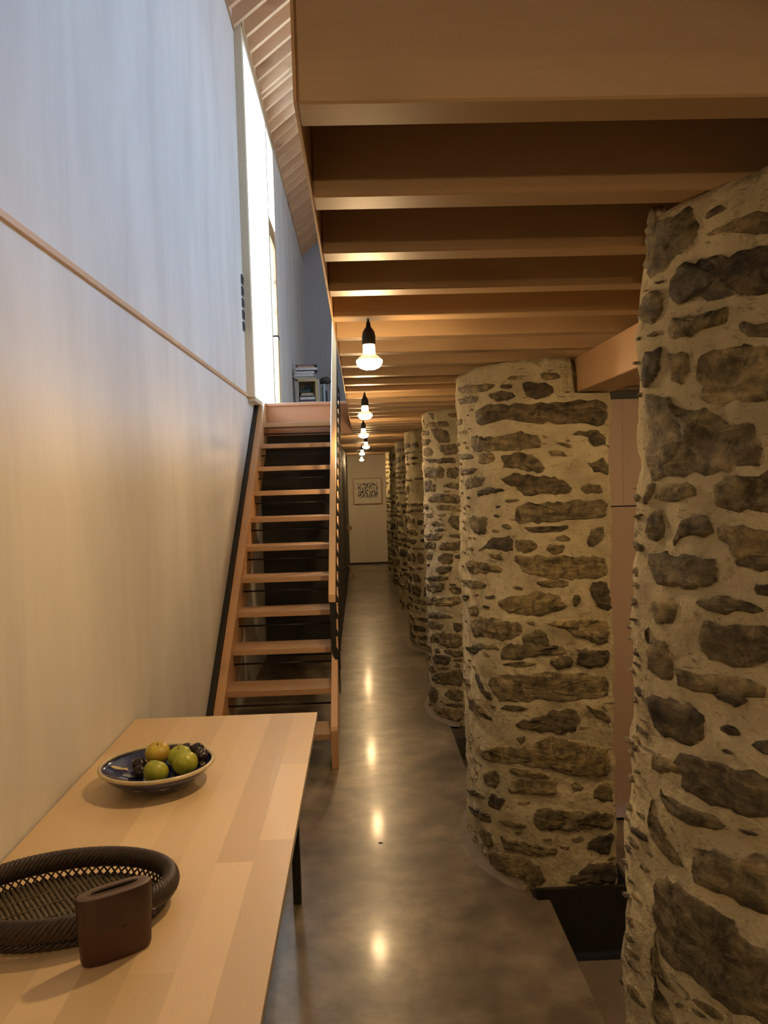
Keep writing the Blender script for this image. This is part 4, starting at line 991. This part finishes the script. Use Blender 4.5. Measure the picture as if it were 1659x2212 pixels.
def book(name, x0, x1, y0, y1, z0, z1, col, label, grp, lying=True, page='w', rot=0):
    root = empty(name, ((x0+x1)/2, (y0+y1)/2, z0), rot); hx, hy, h = (x1-x0)/2, (y1-y0)/2, z1-z0
    def P(nm, a, mat):
        bm = bmesh.new(); box(bm, *a, .0006); finish(bm, nm, mat, root)
    c = CM[col]; t = min(.0025, h*.16) if lying else .003
    if lying:
        P('cover', (-hx, hx, -hy, hy, 0, t), c); P('cover', (-hx, hx, -hy, hy, h-t, h), c); P('spine', (-hx, -hx+.002, -hy, hy, t, h-t), c)
        P('pages', (-hx+.002, hx-.003, -hy+.003, hy-.003, t, h-t), CM[page])
    else:
        P('cover', (-hx, -hx+t, -hy, hy, 0, h), c); P('cover', (hx-t, hx, -hy, hy, 0, h), c); P('spine', (-hx+t, hx-t, -hy, -hy+.002, 0, h), c)
        P('pages', (-hx+t, hx-t, -hy+.002, hy-.003, .003, h-.004), CM[page])
    tag(root, label, 'book', grp)
G1 = 'books and magazines piled on top of the low shelf'
stk = [(668, 655, 400, 970, 'y', 'straw-coloured magazine at the bottom of the pile on the shelf', 'y'), (654, 640, 430, 960, 'c', 'thin cream magazine second from the bottom of the pile', 'c'), (638, 612, 360, 955, 'c', 'cream folder sticking out left, low in the pile', 'c'), (610, 578, 270, 900, 'g', 'grey magazine jutting farthest left from the pile', 'g'),
       (576, 545, 340, 930, 'w', 'white magazine lowest of the white ones in the pile', 'w'), (543, 512, 380, 880, 'w', 'white magazine in the middle of the pile', 'w'), (510, 485, 385, 925, 'g', 'pale grey magazine between white ones in the pile', 'w'), (483, 442, 375, 910, 'w', 'thick white magazine under the dark book', 'w'),
       (440, 410, 420, 975, 'n', 'dark navy book under the white book near the pile top', 'k'), (408, 355, 410, 995, 'w', 'thick bright white book, third from the pile top', 'w'), (352, 312, 450, 930, 'r', 'red-brown book with cream pages near the pile top', 'c'), (310, 285, 450, 900, 'g', 'grey and pink magazine just under the black one', 'r'), (283, 262, 405, 975, 'k', 'black magazine topmost on the pile', 'g')]
for i, (b0, b1, x0, x1, c, lb, pg) in enumerate(stk):
    book('magazine' if b0-b1 < 45 else 'book', SX(x0), SX(x1), SY+.0, SY+.22, SZ(b0)+.0006, SZ(b1), c, lb, G1, True, pg)
G2 = 'books lying inside the low shelf'
for b0, b1, x0, x1, c, lb, pg in ((1274, 1242, 490, 915, 'g', 'grey book at the bottom inside the shelf', 'g'), (1240, 1214, 500, 915, 'n', 'thin navy book inside the shelf above the grey one', 'n'), (1212, 1138, 500, 915, 'w', 'thick white book inside the shelf', 'w'), (1136, 1104, 520, 870, 'k', 'thin black book inside the shelf on the white one', 'k'),
                          (1102, 1068, 525, 880, 'c', 'lower cream book inside the shelf', 'c'), (1066, 1030, 540, 860, 'r', 'upper cream-paged book inside the shelf', 'c')):
    book('book', SX(x0), SX(x1), SY+.01, SY+.2, SZ(b0)+.0004, SZ(b1), c, lb, G2, True, pg)
bxx = empty('storage_box', (SX(640), SY+.1, SZ(1028))); tag(bxx, 'dark bottle-green box on the books inside the shelf', 'box')
part('box_body', SX(480), SX(800), SY+.01, SY+.2, SZ(1028), SZ(950), CM['t'], bxx); part('box_lid', SX(475), SX(805), SY+.006, SY+.204, SZ(949), SZ(925), CM['t'], bxx)
def lump(name, c, r, mat, label, cat, seed):
    bm = bmesh.new(); bmesh.ops.create_icosphere(bm, subdivisions=3, radius=1)
    for v in bm.verts:
        k = 1+.28*NZ(v.co*1.6+Vector((seed, 0, 0)))
        v.co = Vector((v.co.x*r[0]*k, v.co.y*r[1]*k, max(v.co.z*r[2]*k, -r[2]*.8)))
    o = finish(bm, name, mat, None, True); o.location = c; tag(o, label, cat); return o
lump('leather_pouch', (SX(720), SY+.12, SZ(922)+.033), (.055, .06, .04), CM['k'], 'crumpled dark pouch on the green box inside the shelf', 'pouch', 3)
G3 = 'folders and books standing right of the low shelf'
crate = empty('book_crate', (SX(1150), SY+.12, ZU)); tag(crate, 'low wooden stand holding upright books right of the shelf', 'stand')
part('crate_board', SX(1012), SX(1320), SY-.01, SY+.26, SZ(1345), SZ(1320), M['shelfwood'], crate)
for xx in (1015, 1290): part('crate_side', SX(xx), SX(xx+25), SY, SY+.25, ZU, SZ(1346), M['shelfwood'], crate)
for x0, x1, zt, c, lb, pg in ((1012, 1036, 680, 'w', 'tall white-edged folder nearest the shelf post', 'k'), (1040, 1070, 890, 'o', 'olive-grey book standing next to the white folder', 'c'), (1072, 1108, 880, 'o', 'thick olive book standing fourth from the right', 'g'), (1110, 1138, 830, 'k', 'black-spined book standing in the row', 'g'), (1140, 1195, 795, 'b', 'pale blue box file standing in the row', 'b'), (1200, 1240, 975, 'k', 'dark book standing at the right end of the row', 'k')):
    book('standing_book', SX(x0), SX(x1), SY+.02, SY+.22, SZ(1319), SZ(zt), c, lb, G3, False, pg)
bg = lump('leather_bag', (SX(1195), SY+.13, SZ(690)), (.085, .07, .055), plain('dark_olive_leather', (.045, .042, .032), .6), 'dark drooping leather bag lying on top of the standing books', 'bag', 11)
# give every top-level mesh an origin at its own base
for o in list(sc.objects):
    if o.type == 'MESH' and o.parent is None and o.get('kind') != 'structure' and tuple(o.location) == (0, 0, 0):
        vs = [v.co for v in o.data.vertices]; c = Vector(((min(v.x for v in vs)+max(v.x for v in vs))/2, (min(v.y for v in vs)+max(v.y for v in vs))/2, min(v.z for v in vs)))
        o.data.transform(Matrix.Translation(-c)); o.location = c
